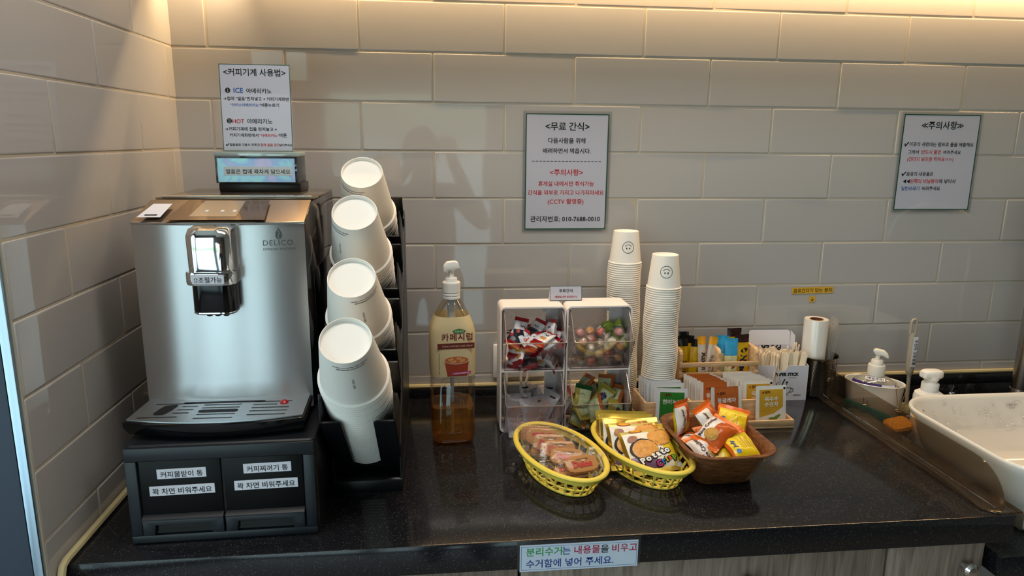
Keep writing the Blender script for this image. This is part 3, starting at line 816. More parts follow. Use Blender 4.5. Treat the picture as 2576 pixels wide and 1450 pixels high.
g.add(warp(at2(disc2(.0245, .0085, 28), .005, .1765, 0, .0002), P2), RIMC)
g.add(warp(at2(disc2(.0225, .0070, 28), .005, .1765, 0, .0004), P2), TEA2)
for a, b_, r_ in ((-.006, .178, 20), (.010, .179, -15), (.016, .175, 30), (-.001, .1735, 5)):
    g.add(warp(at2(rect2(-.005, .005, -.0022, .0022), a, b_, r_, .0006), P2), mt('#d59a62', .3))
g.add(warp(at2(rect2(-.018, .018, -.0025, .0025), .014, .1505, 4, .0005), P2), mt('#b8377c', .4))
g.add(warp(at2(txt_w('1,500ml(4,800kcal)', .030), .014, .1492, 4, .0008), P2), mt('#f3e6ee', .4))
for yy in range(12): g.add(warp(rect2(-lw_ / 2 + .0145, -lw_ / 2 + .0155, .150 + yy * .0035, .152 + yy * .0035), P2), INK)
g.build('label_print', lb, sharp=None)
PW = mt('#efedea', .35)
g = Geo()
g.add(lathe([(.0150, .286), (.0165, .287), (.0165, .291), (.0152, .2925), (.0165, .2935), (.0168, .297), (.0160, .2985)], 32), PW)
rib = []
for i in range(60):
    a = 2 * pi * i / 60; r_ = .0168 + (.0004 if i % 2 else 0); rib.append((r_ * cos(a), r_ * sin(a)))
g.add(loft([[(x, y, z) for x, y in rib] for z in (.2995, .3175)]), PW)
g.add(lathe([(.0162, .3175), (.0160, .319), (.0115, .319), (.0115, .3255), (.0105, .327), (.0050, .327), (.0050, .339), (.0056, .3392), (.0056, .347)], 32), PW)
g.build('pump_collar', sb)
g = Geo()
hd = [((-.0135, .342), .006), ((-.0128, .3465), .0085), ((-.006, .350), .0105), ((.004, .351), .0115), ((.0125, .349), .010), ((.0155, .345), .008), ((.0150, .341), .006)]
top = [(-.0155, .341), (-.0145, .350), (-.008, .3575), (.006, .3585), (.0125, .357), (.0150, .349), (.0160, .345), (.009, .3435), (.006, .3405), (-.004, .3415), (-.007, .338), (-.0135, .3375)]
g.add(prism(top, 'y', -.0085, .0085, .003), PW)
g.build('pump_head', sb)
g = Geo().add(lathe([(.0085, .286), (.0085, .266), (.0072, .264), (.0072, .248), (.004, .246), (.0035, .246), (.0035, .012)], 24), mt('#d6d6d6', .4))
g.build('dip_tube', sb)
# ---------------------------------------------------------------- packets
def packet(w, h, t, front, back=None, seed=0, seal=.10, nx=14, ny=18, crump=1.0, serr=.012, sidepinch=.05):
    """sealed pillow packet lying in XY, front towards +z; returns Geo and its front height function"""
    back = back or front
    def prof(s): s = min(max(s, 0), 1); return (1 - abs(2 * s - 1) ** 2.6) ** .55
    def amp(u, v): return prof(u) * prof((v - seal) / (1 - 2 * seal))
    def P(u, v, side):
        a = amp(u, v)
        x = (u - .5) * w * (1 - sidepinch * prof((v - seal) / (1 - 2 * seal))); y = (v - .5) * h
        nv = noise.noise(Vector((x * 90 + seed * 7.3, y * 90, side * 3.1 + seed))) * .0016 * crump * (0.25 + a)
        bend = noise.noise(Vector((u * 1.6 + seed, v * 1.6, seed * 1.7))) * .005 * crump
        z = side * (t / 2 * a + .0003) + nv * side + bend
        if serr and v in (0.0, 1.0): y += (1 if v else -1) * serr * h * .5 * (int(round(u * nx)) % 2)
        return x, y, z
    g = Geo()
    for side, col in ((1, front), (-1, back)):
        vs = [P(i / nx, j / ny, side) for j in range(ny + 1) for i in range(nx + 1)]
        fs = {}
        for j in range(ny):
            for i in range(nx):
                a = j * (nx + 1) + i; q = (a, a + 1, a + nx + 2, a + nx + 1)
                fs.setdefault(col((i + .5) / nx, (j + .5) / ny), []).append(q if side > 0 else q[::-1])
        for m_, q in fs.items(): g.add((vs, q), m_)
    def onp(x, y, z=0):
        u, v = min(max(x / w / .97 + .5, 0), 1), min(max(y / h + .5, 0), 1)
        return (x, y, P(u, v, 1)[2] + .0006 + z)
    return g, onp
def foil(h, r=.3, m=0.0): return mt(h, r, m, 0.0)

def pose(pos, rx, ry, rz): return pos, (radians(rx), radians(ry), radians(rz))

# ---------------------------------------------------------------- white two-tier snack racks with clear bins
RACK = mt('#efe6e4', .35)
BINRIM = mt('#c9b3a4', .12, .5)
def rack(x0, x1, label):
    t = thing('snack_rack', label, 'snack rack', ((x0 + x1) / 2, -.185, T), group='white snack racks')
    hx = (x1 - x0) / 2; yF, yB = -.034, .038
    g = Geo()
    op = rrect(2 * hx, .262, .010, 0, 5, 0, .131)
    ip = rrect(2 * hx - .006, .256, .007, 0, 5, 0, .131)
    R = [[(p[0], y, p[1]) for p in ring] for ring, y in ((op, yF), (op, yB), (ip, yB), (ip, yF), (op, yF))]
    g.add(loft(R, False, False), RACK)
    g.add(box(-hx + .003, hx - .003, yF + .001, yB, .1275, .1315), RACK)
    g.build('frame', t)
    g = Geo()
    for a, b in ((-hx + .003, -hx + .012), (hx - .030, hx - .003)):
        for z0, z1 in ((.003, .1275), (.1315, .259)):
            g.add(box(a, b, yB - .0035, yB - .0005, z0, z1, .0006), RACK)
    g.add(box(hx - .036, hx - .030, yB - .0035, yB - .0005, .235, .259), RACK)
    g.build('back_post', t)
    for k, z0 in enumerate((.004, .133)):
        a, b = -hx + .0075, hx - .0055
        zt, lip, lz = z0 + .119, -.077, z0 + .067
        bt = -.040
        g = Geo()
        pf = [(.030, zt), (-.033, zt - .002), (lip, lz), (bt, z0 + .001), (.030, z0 + .001)]
        for xa, xb in ((a, a + .0015), (b - .0015, b)): g.add(prism(pf, 'x', xa, xb), ACRYLIC)
        g.add(prism([(lip, lz), (bt, z0 + .001), (bt + .0015, z0 + .0015), (lip + .0015, lz)], 'x', a + .0015, b - .0015), ACRYLIC)
        g.add(box(a, b, bt, .030, z0, z0 + .001), ACRYLIC)
        g.add(box(a + .0015, b - .0015, .0285, .030, z0, zt), clear('bin_back_plastic', (.97, .96, .96, 1), .08))
        bn = g.build('bin', t, sharp=30)
        bn['label'] = ('lower' if k == 0 else 'upper') + ' clear plastic bin with a slanted opening'
        path = smooth_path([(a + .0008, .028, zt), (a + .0008, -.029, zt - .001), (a + .0008, -.0345, zt - .005)], 3)[:-1] + [(a + .0008, lip + .004, lz + .005), (a + .003, lip, lz), (b - .003, lip, lz), (b - .0008, lip + .004, lz + .005)] + smooth_path([(b - .0008, -.0345, zt - .005), (b - .0008, -.029, zt - .001), (b - .0008, .028, zt)], 3)
        Geo().add(tube(path, .0011, 8), BINRIM).build('bin_rim', bn)
        Geo().add(tube([(a + .0002, lip, lz), (a + .0002, bt, z0 + .001), (b - .0002, bt, z0 + .001), (b - .0002, lip, lz)], .0007, 6), clear('bin_edge', (.45, .36, .36, 1), .3)).build('bin_edge', bn)
    return t
rack(.2775, .4085, 'white two-tier snack rack with red packets above and waffle cookies below')
rack(.4105, .5435, 'white two-tier snack rack with hard candies above and green packets below')
cs = thing('name_card', 'small folded card with green border standing on the snack racks', 'sign', (.4165, -.170, T + .2625), (radians(-10), 0, 0))
sheet('card', cs, .0665, .030, [('무료간식', .42, .5, .58, INK, 'c'), ('(열람실내에 반입금지!!)', .70, .5, .20, RED_INK, 'c')], border=GREEN_INK, bw=.0009)
Geo().add(prism([(.0002, 0), (.0008, 0), (.016, .0025), (.016, .003), (.0008, .029), (.0002, .029)], 'x', -.033, .033), PAPER).build('card_back', cs)

# red and white packets
RED = foil('#a5141f', .3); OFFW = foil('#e4e2e6', .3); TANB = foil('#c08a4a', .35); DKN = foil('#252a36', .3)
red_meshes = []
for s in range(5):
    def fr(u, v, s=s):
        if v < .19 or v > .83: return RED
        if s % 5 == 4 and v < .5: return DKN
        if (u - .66) ** 2 / .05 + (v - .36) ** 2 / .012 < 1: return TANB
        return OFFW
    def bk(u, v): return RED if (v < .30 or v > .8 or (.42 < u < .58)) else OFFW
    g, F = packet(.034, .049, .016, fr, bk, seed=s + 1, seal=.11, nx=18, ny=26, crump=1.3)
    g2 = Geo(); g2.add(warp(disc2(.0032, .0042, 16, -.009, -.004), F), mt('#c23028', .4))
    g2.add(warp(line2([(-.004, .006), (-.001, .009), (.001, .005), (.004, .009), (.006, .005), (.009, .008)], .0011), F), mt('#3a1a18', .4))
    red_meshes.append((g.mesh('snack_packet'), g2.mesh('packet_print', None)))
rg = random.Random(21)
ROWW = {0: 'bottom', 1: 'second', 2: 'middle', 3: 'fourth', 4: 'top'}
def fill_bin(name, lab, cat, grp, xr, zbase, rows, maker, place):
    for r, (cnt, z, y0, y1, tilt) in enumerate(rows):
        for i in range(cnt):
            x = xr[0] + (xr[1] - xr[0]) * (i + .5) / cnt + rg.uniform(-.004, .004)
            y = rg.uniform(y0, y1)
            if y - .001 < -.222 - max(0, (z - zbase)) * .5 + .014: y = -.222 - max(0, z - zbase) * .5 + .016
            rot = (radians(tilt + rg.uniform(-22, 22)), radians(rg.uniform(-28, 28)), radians(rg.uniform(-75, 75)))
            o = maker(r, i)
            o.location = (x, y, z + rg.uniform(-.003, .003)); o.rotation_euler = rot
            tag(o, lab % (nth(i).replace('topmost', 'first'), place[r]), cat, grp)
def red_maker(r, i):
    a, b = red_meshes[rg.randrange(5)]
    o = link('snack_packet', a); link('packet_print', b, o); return o
PL = ['bottom row', 'second row', 'third row', 'fourth row', 'top row']
fill_bin('snack_packet', '%s red and white snack packet from the left, %s of upper left bin', 'snack packet', 'red and white snack packets in the upper left bin', (.302, .396), .994,
    [(4, 1.010, -.212, -.195, 62), (4, 1.024, -.215, -.175, 50), (5, 1.038, -.228, -.185, 62), (5, 1.049, -.232, -.19, 45), (5, 1.058, -.235, -.17, 40), (3, 1.068, -.205, -.175, 62)], red_maker, PL + ['peak'])

# wrapped hard candies
CW = clear('candy_wrapper', (.985, .975, .96, 1), .10, .12, .10, (.92, .88, .82, 1))
def wrapped(col, seed, wm=CW, r=.0098):
    g = Geo().add(ball(r, r * .92, r * .82, 18, 11), mt(col, .12, 0, .3, .5, None, 0, 1.45, .3))
    c = g.mesh('wrapped_candy')
    rr = random.Random(seed); n = 20; rings = []
    for x, q in ((-.026, .0105), (-.022, .0085), (-.0165, .0035), (-.0135, .003), (-.0105, .0075), (-.005, .0108), (0, .0112), (.005, .0108), (.0105, .0075), (.0135, .003), (.0165, .0035), (.022, .0085), (.026, .0105)):
        fl = .35 if abs(x) > .015 else 1
        rings.append([(x + rr.uniform(-.0012, .0012), q * (1 + .12 * rr.uniform(-1, 1)) * cos(2 * pi * i / n), q * fl * (1 + .25 * (i % 2) - .1) * sin(2 * pi * i / n)) for i in range(n)])
    return c, Geo().add(loft(rings, False, False), wm).mesh('wrapper', 60)
cand_cols = ['#eb9a3a', '#e6dcc0', '#d8523e', '#e6b596', '#7d4026', '#ee7040', '#e8e0c8', '#dc8a7c', '#f0b04c']
cands = [wrapped(c_, i) for i, c_ in enumerate(cand_cols)]
GRW = clear('green_wrapper', (.72, .86, .25, 1), .3, .15, .55, (.62, .80, .12, 1))
green = wrapped('#eef0d0', 77, GRW, .0112)
cnames = ['orange', 'cream', 'red', 'peach', 'brown', 'coral', 'pale', 'pink', 'amber']
def cand_maker(r, i):
    k = (r * 4 + i * 2 + (i // 3)) % 9
    if (r, i) in ((4, 3), (3, 4)): k = -1
    a, b = green if k < 0 else cands[k]
    o = link('wrapped_candy', a); w_ = link('wrapper', b, o)
    if k < 0: w_.scale = (1.15, 1.2, 1.2)
    o['group_colour'] = 0; del o['group_colour']
    return o
fill_bin('wrapped_candy', '%s wrapped hard candy from the left, %s of upper right bin', 'candy', 'wrapped hard candies in the upper right bin', (.433, .532), .994,
    [(5, 1.007, -.212, -.195, 70), (5, 1.021, -.218, -.185, 60), (5, 1.036, -.224, -.18, 60), (5, 1.050, -.232, -.18, 40), (5, 1.064, -.225, -.17, 30)], cand_maker, PL)

# waffle cookies in frosted wrappers
FROST = clear('frosted_film', (.97, .96, .97, 1), .08, .25, .22, (.88, .84, .88, 1))
COOK = mt('#9a5c38', .6, 0, 0, .4, (260, .6, .002))
def scallop(r, n, k, d, z): return [(r * (1 + d * cos(k * a)) * cos(a), r * (1 + d * cos(k * a)) * sin(a), z) for a in [2 * pi * i / n for i in range(n)]]
ck = Geo().add(loft([scallop(.021, 64, 12, .03, z) if abs(z) < .0035 else scallop(.0195, 64, 12, .03, z) for z in (-.005, -.003, .003, .005)]), COOK)
for i in range(-3, 4):
    for d in (0, 1):
        q = [(-.016, i * .0055, .0052), (.016, i * .0055, .0052)]; L_ = sqrt(max(0, .0185 ** 2 - (i * .0055) ** 2))
        a, b = (-L_, i * .0055), (L_, i * .0055)
        if d: a, b = a[::-1], b[::-1]
        ck.add(tube([(a[0], a[1], .005), (b[0], b[1], .005)], .0007, 5), COOK)
ckm = ck.mesh('cookie')
wfs = []
for s in range(3):
    g, F = packet(.062, .074, .016, lambda u, v: FROST, None, s + 30, .09, 12, 16, .7)
    p2 = Geo()
    for q in (arc2(.0075, .0081, 0, 360, 28, .004, -.014), at2(rect2(-.004, .004, -.0004, .0004), .004, -.012), at2(rect2(-.0045, .0045, -.0004, .0004), .004, -.016)): p2.add(warp(q, F), mt('#f0e8e4', .4))
    p2.add(warp(at2(rect2(-.007, .007, -.0016, .0016), .017, .026), F), INK)
    wfs.append((g.mesh('waffle_cookie'), p2.mesh('wrapper_print', None)))
for i, (x, y, z, rx, ry, rz, lab) in enumerate((
    (.320, -.168, .908, 72, 0, 8, 'standing at the back left'), (.372, -.165, .904, 68, -4, -8, 'standing at the back right'),
    (.366, -.196, .906, 58, 10, -48, 'slanting across the middle'), (.316, -.205, .898, 66, 0, 6, 'at the front left under the slanting one'),
    (.352, -.212, .893, 60, 0, 20, 'at the front centre'), (.392, -.200, .896, 62, 6, -58, 'leaning at the right side'),
    (.322, -.214, .876, 22, 0, 4, 'lying flat at the bottom left'), (.372, -.206, .876, 18, 0, -10, 'lying flat at the bottom right'))):
    a, b = wfs[i % 3]
    o = link('waffle_cookie', a, None, (x, y, z), (radians(rx), radians(ry), radians(rz)))
    tag(o, 'frosted waffle cookie pack %s, lower left bin' % lab, 'cookie', 'waffle cookies in the lower left bin')
    link('cookie', ckm, o, (0, -.006, .001)); link('wrapper_print', b, o)

# pale green packets with orange ends
PG, OE, YG, NAVY = foil('#b9c39a', .32), foil('#b0602c', .32), foil('#a89a3c', .32), foil('#1c2450', .3)
gms = []
for s in range(5):
    def fr(u, v, s=s):
        if s in (1, 4):
            if v > .85: return mt('#0f5a2c', .35) if s == 4 else YG
            if v < .15: return YG
            if (u - .5) ** 2 / .05 + (v - .55) ** 2 / .02 < 1: return NAVY if s == 1 else PG
            return YG if u < .25 else PG
        return OE if v > .84 or u > .86 else (YG if v < .12 else PG)
    g, F = packet(.036, .056, .015, fr, None, s + 50, .12, 18, 24, 1.6)
    p2 = Geo()
    for q in ((-.008, .006), (-.003, .007), (.002, .006)): p2.add(warp(arc2(.0012, .0018, 0, 300, 12, *q), F), mt('#8c3a20', .4))
    p2.add(warp(rect2(-.009, .006, .0005, .0013), F), mt('#8c6a50', .4))
    gms.append((g.mesh('mint_packet'), p2.mesh('packet_print', None)))
def gr_maker(r, i):
    a, b = gms[(r * 3 + i) % 5]; o = link('mint_packet', a); link('packet_print', b, o); return o
fill_bin('mint_packet', '%s pale green snack packet from the left, %s of lower right bin', 'snack packet', 'pale green packets in the lower right bin', (.436, .532), .866,
    [(3, .876, -.210, -.19, 40), (4, .890, -.214, -.18, 58), (4, .904, -.218, -.18, 55), (4, .920, -.222, -.17, 60), (2, .936, -.20, -.165, 62)], gr_maker, PL)

# things behind the racks
so = thing('wall_socket', 'white wall socket behind the left snack rack with cords plugged in', 'socket', (.342, -.0003, .943))
Geo().add(box(-.061, .061, -.009, 0, -.040, .040, .003), WHITE_PL).build('plate', so)
g = Geo()
for dx in (-.028, .028): g.add(lathe([(0, .0085), (.018, .0085), (.020, .0095), (.022, .0095)], 28), WHITE_PL, T_((dx, 0, 0)) @ RX(90))
g.build('outlet', so)
CORD = mt('#ded9d2', .5)
for i, (dx, x1_, y1_, lab) in enumerate(((-.042, -.050, -.030, 'leftmost looping white cord'), (-.030, -.034, -.030, 'second white cord from the left'), (.0, .002, -.030, 'third white cord from the left'), (.024, .004, -.032, 'slanting white cord on the right'))):
    pts = smooth_path([(.342 + dx, -.012, .955), (.342 + dx - .002, -.030, .945), (.342 + (dx + x1_) / 2, -.034, .905), (.342 + x1_, y1_, .875), (.342 + x1_ + .01, y1_ - .004, .8640)], 6)
    tag(Geo().add(tube(pts, .0030, 8), CORD).build('power_cord'), lab + ' hanging from the socket behind the snack racks', 'cord', 'white cords behind the snack racks')
wb = thing('adapter_box', 'flat white box with a red and grey label behind the snack racks', 'box', (.4445, -.088, T), (0, 0, radians(2)))
Geo().add(box(-.062, .062, -.050, .050, 0, .036, .003), WHITE_PL).add(box(-.0622, .0622, -.0503, .0503, .021, .023), mt('#8d8d92', .4)).build('case', wb)
g = Geo().add(box(-.040, .040, -.034, .034, .036, .0363), mt('#b9b4ae', .5)).add(rect2(-.004, .006, -.034, .034, .0366), mt('#a8203a', .4)).add(rect2(-.036, -.012, -.03, .03, .0366), mt('#c98a84', .4))
g.build('label', wb)
Geo().add(box(.052, .0615, -.0515, -.047, .014, .034, .001), mt('#0f6a3a', .35)).build('clip', wb)['label'] = 'green end clip'
# ---------------------------------------------------------------- wooden tea tray with sachets
tt = thing('tea_tray', 'pale wooden tea tray with three compartments of sachets', 'tray', (.732, -.175, T))
def bx(*q, b=.0012): return box(*q, b)
g = Geo().add(bx(-.153, .160, -.074, .050, 0, .005), PINE)
g.add(bx(-.153, .160, -.074, -.069, .0045, .0185), PINE).add(bx(.1555, .160, -.0688, -.0350, .0045, .0185), PINE).add(bx(-.153, -.1485, -.0688, -.0350, .0045, .0185), PINE)
g.build('base', tt)
g = Geo()
for q in ((-.152, .148, -.040, -.0345, .0045, .052), (-.152, .148, .0445, .050, .0045, .052), (-.152, -.1465, -.0345, .0445, .0045, .052), (.1425, .148, -.0345, .0445, .0045, .052), (-.053, -.048, -.0345, .0445, .0045, .050), (.046, .051, -.0345, .0445, .0045, .050)):
    g.add(bx(*q), PINE)
g.build('compartment_box', tt)
SW, SH = .0665, .0800
def sachet(edge, panel, text, extra, seed, black=False, top=.89):
    def fr(u, v):
        return panel if (.10 < u < .88 and v < top) else edge
    g, F = packet(SW, SH, .004, fr, (lambda u, v: panel if top > 1 and .12 < u < .88 else edge), seed, .07, 18, 20, .35, 0, .0)
    p2 = Geo()
    tw_ = text if isinstance(text, (list, tuple)) else [text]
    p2.add(warp(rect2(-.020, -.0165, .0245, .028), F), mt('#a0301c', .4))
    p2.add(warp(at2(txt_w('담터', .011, bold=.03), -.0085, .0243), F), mt('#5c2a18', .4))
    for k, s in enumerate(tw_): p2.add(warp(at2(txt_w(s, .040 if len(s) > 3 else .030, bold=.015), .000, .008 - k * .0115), F), mt('#f4f2ea', .4))
    p2.add(warp(poly2([(.006, -.019), (.0255, -.006), (.0255, -.040), (-.026, -.040), (-.026, -.027)]), F), edge)
    for q in extra: p2.add(warp(q[0], lambda x, y, z: F(x, y, .0004)), q[1])
    if black: p2.add(warp(rect2(.0265, .031, .0315, .036), F), INK)
    return g.mesh('tea_sachet'), p2.mesh('sachet_print', None)
EDG = mt('#d8d9dc', .4); EDC = mt('#e2dcd2', .4)
GP, GP2 = mt('#2f7a2e', .4), mt('#3f8f2c', .4)
leafs = lambda c: [(disc2(.010, .0035, 14, .004, -.030), c), (at2(disc2(.010, .0035, 14), .012, -.027, 30), c)]
sG = [sachet(EDG, GP, '현미녹차', leafs(mt('#c7b18c', .5)), i + 70) for i in range(2)]
sO = [sachet(EDC, mt('#b8622c', .4), '둥굴레차', leafs(mt('#3c5a2a', .5)), i + 80, False, 1.1) for i in range(2)]
sY = [sachet(EDC, mt('#c79a2e', .4), ('옥수수', '수염차'), leafs(mt('#6f8a34', .5)), i + 90, True) for i in range(2)]
rg2 = random.Random(4)
for nm, ms, xc, cnt, x_sh, f_x in (('green', sG, -.0995, 8, -.006, -.100), ('orange brown', sO, -.0005, 8, -.005, .018), ('yellow', sY, .098, 9, -.006, .115)):
    for i in range(cnt):
        y = -.020 + i * .0072
        o = link('tea_sachet', ms[i % 2][0], tt and None, (.732 + xc + .006 + x_sh * i * .45 + rg2.uniform(-.002, .002), -.175 + y, T + .006 + SH / 2 + rg2.uniform(-.001, .001)), (radians(90 - 7), 0, radians(rg2.uniform(-1.5, 1.5))))
        link('sachet_print', ms[i % 2][1], o)
        tag(o, '%s tea sachet from the front in the %s compartment of the wooden tray' % (nth(i).replace('topmost', 'first'), nm), 'tea sachet', 'tea sachets in the wooden tray')
    o = link('tea_sachet', ms[0][0], None, (.732 + f_x, -.2295, T + .0065 + SH / 2), (radians(90 - 8), radians(3 if nm == 'green' else -1), 0))
    link('sachet_print', ms[0][1], o)
    tag(o, '%s tea sachet shown upright in front of its compartment' % nm, 'tea sachet', 'tea sachets in the wooden tray')

# ---------------------------------------------------------------- bamboo rack with drink sticks
rk = thing('stick_rack', 'two-compartment wooden rack holding instant drink sticks behind the tea tray', 'rack', (.776, -.0905, T))
for xa in (-.0915, -.0040, .0830):
    g = Geo().add(prism([(-.028, 0), (.028, 0), (.028, .128), (.024, .134), (-.016, .134), (-.024, .131), (-.028, .124)], 'x', xa, xa + .008, .001), PINE); g.build('divider', rk)
for z in (.095, .072, .02): Geo().add(bx(-.0915, .091, -.0325, -.0285, z, z + .011), PINE).build('front_bar', rk)
Geo().add(bx(-.083, .083, .024, .027, .004, .10), PINE).build('back_board', rk)
Geo().add(bx(-.083, .083, -.027, .023, .0, .004), PINE).build('floor_board', rk)
def stick(w, h, top, topf, body, seed, extra=None, band=.88, mid=None):
    def fr(u, v): return top if v > band else (mid if (mid and v > .55) else body)
    g, F = packet(w, h, .009, fr, None, seed, .05, 10, 26, .8, .006)
    p2 = Geo()
    if extra: extra(p2, F)
    return g, p2
YEL, BLKF, MXW, ORN, BLU, LMN, BRW = foil('#c8a012', .25), foil('#15120f', .3), foil('#cdbfb0', .4), foil('#dd9a1c', .3), foil('#3aa0cf', .3), foil('#d8d2a0', .35), foil('#2c1512', .35)
def vtext(s, wd, x, y, m, bold=.02):
    def f(p2, F): p2.add(warp(at2(txt_w(s, wd, align='l', bold=bold), x, y, -90), F), m)
    return f
def lip_x(p2, F):
    p2.add(warp(poly2([(-.010, .018), (.010, .021), (.010, .010), (.001, .004), (-.010, .009)]), F), mt('#8e1420', .35))
    p2.add(warp(at2(txt_w('Lipton', .015, bold=.02), 0, .0105, 0, .0004), F), mt('#f2efe6', .4))
    p2.add(warp(at2(txt_w('아이스티', .020, bold=.01), 0, -.018), F), mt('#2f86b0', .4))
def nes_x(p2, F):
    p2.add(warp(rect2(-.0165, .0165, .0505, .052), F), BRW)
    p2.add(warp(at2(disc2(.009, .005, 18), .004, .042, 20), F), BRW)
    p2.add(warp(at2(txt_w('Nesquik', .072, align='l', bold=.05), -.004, .032, -94), F), mt('#141a4a', .4))
stick_specs = [
    (.0235, .150, BLKF, YEL, -.078, .010, .030, 2, 'yellow drink stick with a black top, first at the left of the rack', vtext('커피믹스', .05, -.003, .02, INK)),
    (.0215, .150, BLKF, YEL, -.058, .012, .026, 3, 'second yellow drink stick with a black top, behind the pale ones', None),
    (.0235, .158, BLKF, YEL, -.068, .0165, .028, 1, 'yellow drink stick with a black top standing tallest at the back left', None),
    (.0235, .148, BLKF, YEL, -.073, -.004, .016, -2, 'front yellow drink stick with a black top by the left divider', vtext('모카골드', .045, -.002, .025, INK)),
    (.0215, .146, BLKF, YEL, -.051, -.004, .018, 4, 'dull yellow drink stick just left of the pale drink sticks', None),
    (.0195, .154, ORN, MXW, -.032, -.010, .018, -3, 'pale drink stick with orange top and dark word down its front', vtext('Maxim', .040, -.002, .042, mt('#3a1c18', .4), .03)),
    (.0195, .152, ORN, MXW, -.016, -.006, .020, 9, 'pale drink stick with orange top leaning right at the divider', vtext('맥심 화이트', .045, -.002, .035, mt('#3a1c18', .4), .0)),
    (.030, .150, BLU, LMN, .018, .008, .026, 3, 'blue topped tea stick just right of the middle divider', None),
    (.030, .148, BLU, LMN, .036, -.009, .014, -1, 'blue topped tea stick with a red badge in front', lip_x),
    (.034, .164, BRW, YEL, .052, .016, .028, 0, 'tall brown topped stick standing furthest back', None),
    (.033, .154, BRW, YEL, .0645, -.002, .012, -1, 'bright yellow cocoa stick with brown top at the rack end', nes_x)]
for k, (w_, h_, top, bod, dx, dy, yy, ry, lab, ex) in enumerate(stick_specs):
    g, p2 = stick(w_, h_, top, None, bod, 120 + k, ex, (.74 if top is BLU else .87 if top is BRW else .90))
    o = g.build('drink_stick', None, (.776 + dx, -.0905 + dy, T + .0045 + h_ / 2), (radians(90 - 4), radians(ry), 0))
    if ex: p2.build('stick_print', o, sharp=None)
    tag(o, lab, 'drink stick', 'instant drink sticks in the wooden rack')

# ---------------------------------------------------------------- box of paper stirring sticks
BOXW = mt('#dddbe2', .6)
pb = thing('stirrer_box', 'open white cardboard box of paper stirring sticks', 'box', (.940, -.055, T), (0, 0, radians(-1.5)))
g = Geo(); hx = .0625
top_ = [(-hx, .0), (hx, .0), (hx, .083), (.012, .0835), (.010, .076), (.004, .071), (-.003, .071), (-.009, .076), (-.011, .084), (-hx, .0845)]
g.add(prism(top_, 'y', -.0385, -.0375), BOXW)
side_r = [(-.0375, 0), (.037, 0), (.037, .112), (.030, .120), (.020, .103), (.008, .100), (-.006, .094), (-.016, .088), (-.0375, .0825)]
g.add(prism(side_r, 'x', hx - .001, hx), BOXW)
g.add(prism([(-.0375, 0), (.037, 0), (.037, .112), (-.0375, .0845)], 'x', -hx, -hx + .001), BOXW)
g.add(box(-hx, hx, .037, .038, 0, .112), BOXW).add(box(-hx, hx, -.0375, .037, 0, .001), BOXW)
g.build('carton', pb)
fl = Geo().add(prism([(-hx + .012, 0), (hx - .012, 0), (hx - .012, .032), (hx - .018, .036), (-hx + .016, .036), (-hx + .012, .032)], 'y', 0, .0008), BOXW)
fl.add(prism([(hx - .0115, 0), (hx, -.02), (hx + .001, .022), (hx - .010, .035)], 'y', 0, .0008), BOXW)
flo = fl.build('flap', pb, (0, .037, .111), (radians(-8), 0, 0))
g = Geo()
def FP(x, y, z): return (x, -.0389 - z, y)
g.add(warp(at2(txt_w('PAPER STICK', .056, bold=.045, space=.95), .012, .0595), FP), INK)
g.add(warp(at2(txt_w('⊕YONGLI⊛', .018), .026, .0535), FP), INK)
g.add(warp(at2(txt_w('500PCS', .018, bold=.01), .040, .010), FP), INK)
for q in (line2([(-.026, .030), (.024, .030)], .0012), arc2(.0145, .0157, -90, 0, 14, .0095, .0300), line2([(-.012, .0149), (.010, .0149)], .0012), arc2(.0145, .0157, 180, 270, 14, -.0115, .0300), line2([(-.016, .0125), (.018, .0125)], .0012), line2([(-.006, .018), (.008, .052)], .0026), arc2(.0045, .0057, -90, 90, 12, .0245, .0245), line2([(.0245, .0291), (.023, .0291)], .0012), line2([(.0245, .0199), (.022, .0199)], .0012)):
    g.add(warp(q, FP), INK)
g.add(warp(([(p[0] * 1.0 + .001, p[1] * .42 + .040, 0) for p in arc2(.0115, .0130, 100, 390, 26)[0]], arc2(.0115, .0130, 100, 390, 26)[1]), FP), INK)
g.add(warp(poly2([(.010, .044), (.0165, .041), (.014, .047)][::-1]), FP), INK)
g.build('print', pb, sharp=None)
bkp = Geo().add(warp(at2(txt_w('PAPER', .050, bold=.04), .004, .110, 180), lambda x, y, z: (x, .0366 - z, y)), INK).build('inside_print', pb, sharp=None)
STK = mt('#ead9be', .6)
def stirrer(): # flat wooden-look paddle, standing along z
    p = []
    w_, h_ = .0054, .110
    for i in range(9): a = pi * i / 8; p.append((w_ * cos(a), h_ - w_ + w_ * sin(a)))
    for i in range(9): a = pi + pi * i / 8; p.append((w_ * cos(a), w_ + w_ * sin(a)))
    return Geo().add(prism(p, 'y', -.0007, .0007), STK).mesh('paper_stirrer')
stm = stirrer(); rg3 = random.Random(12)
rows = [('front', -.0335, 24, .062), ('second', -.022, 22, .068), ('middle', -.010, 20, .074), ('fourth', .004, 14, .080), ('back', .016, 12, .086)]
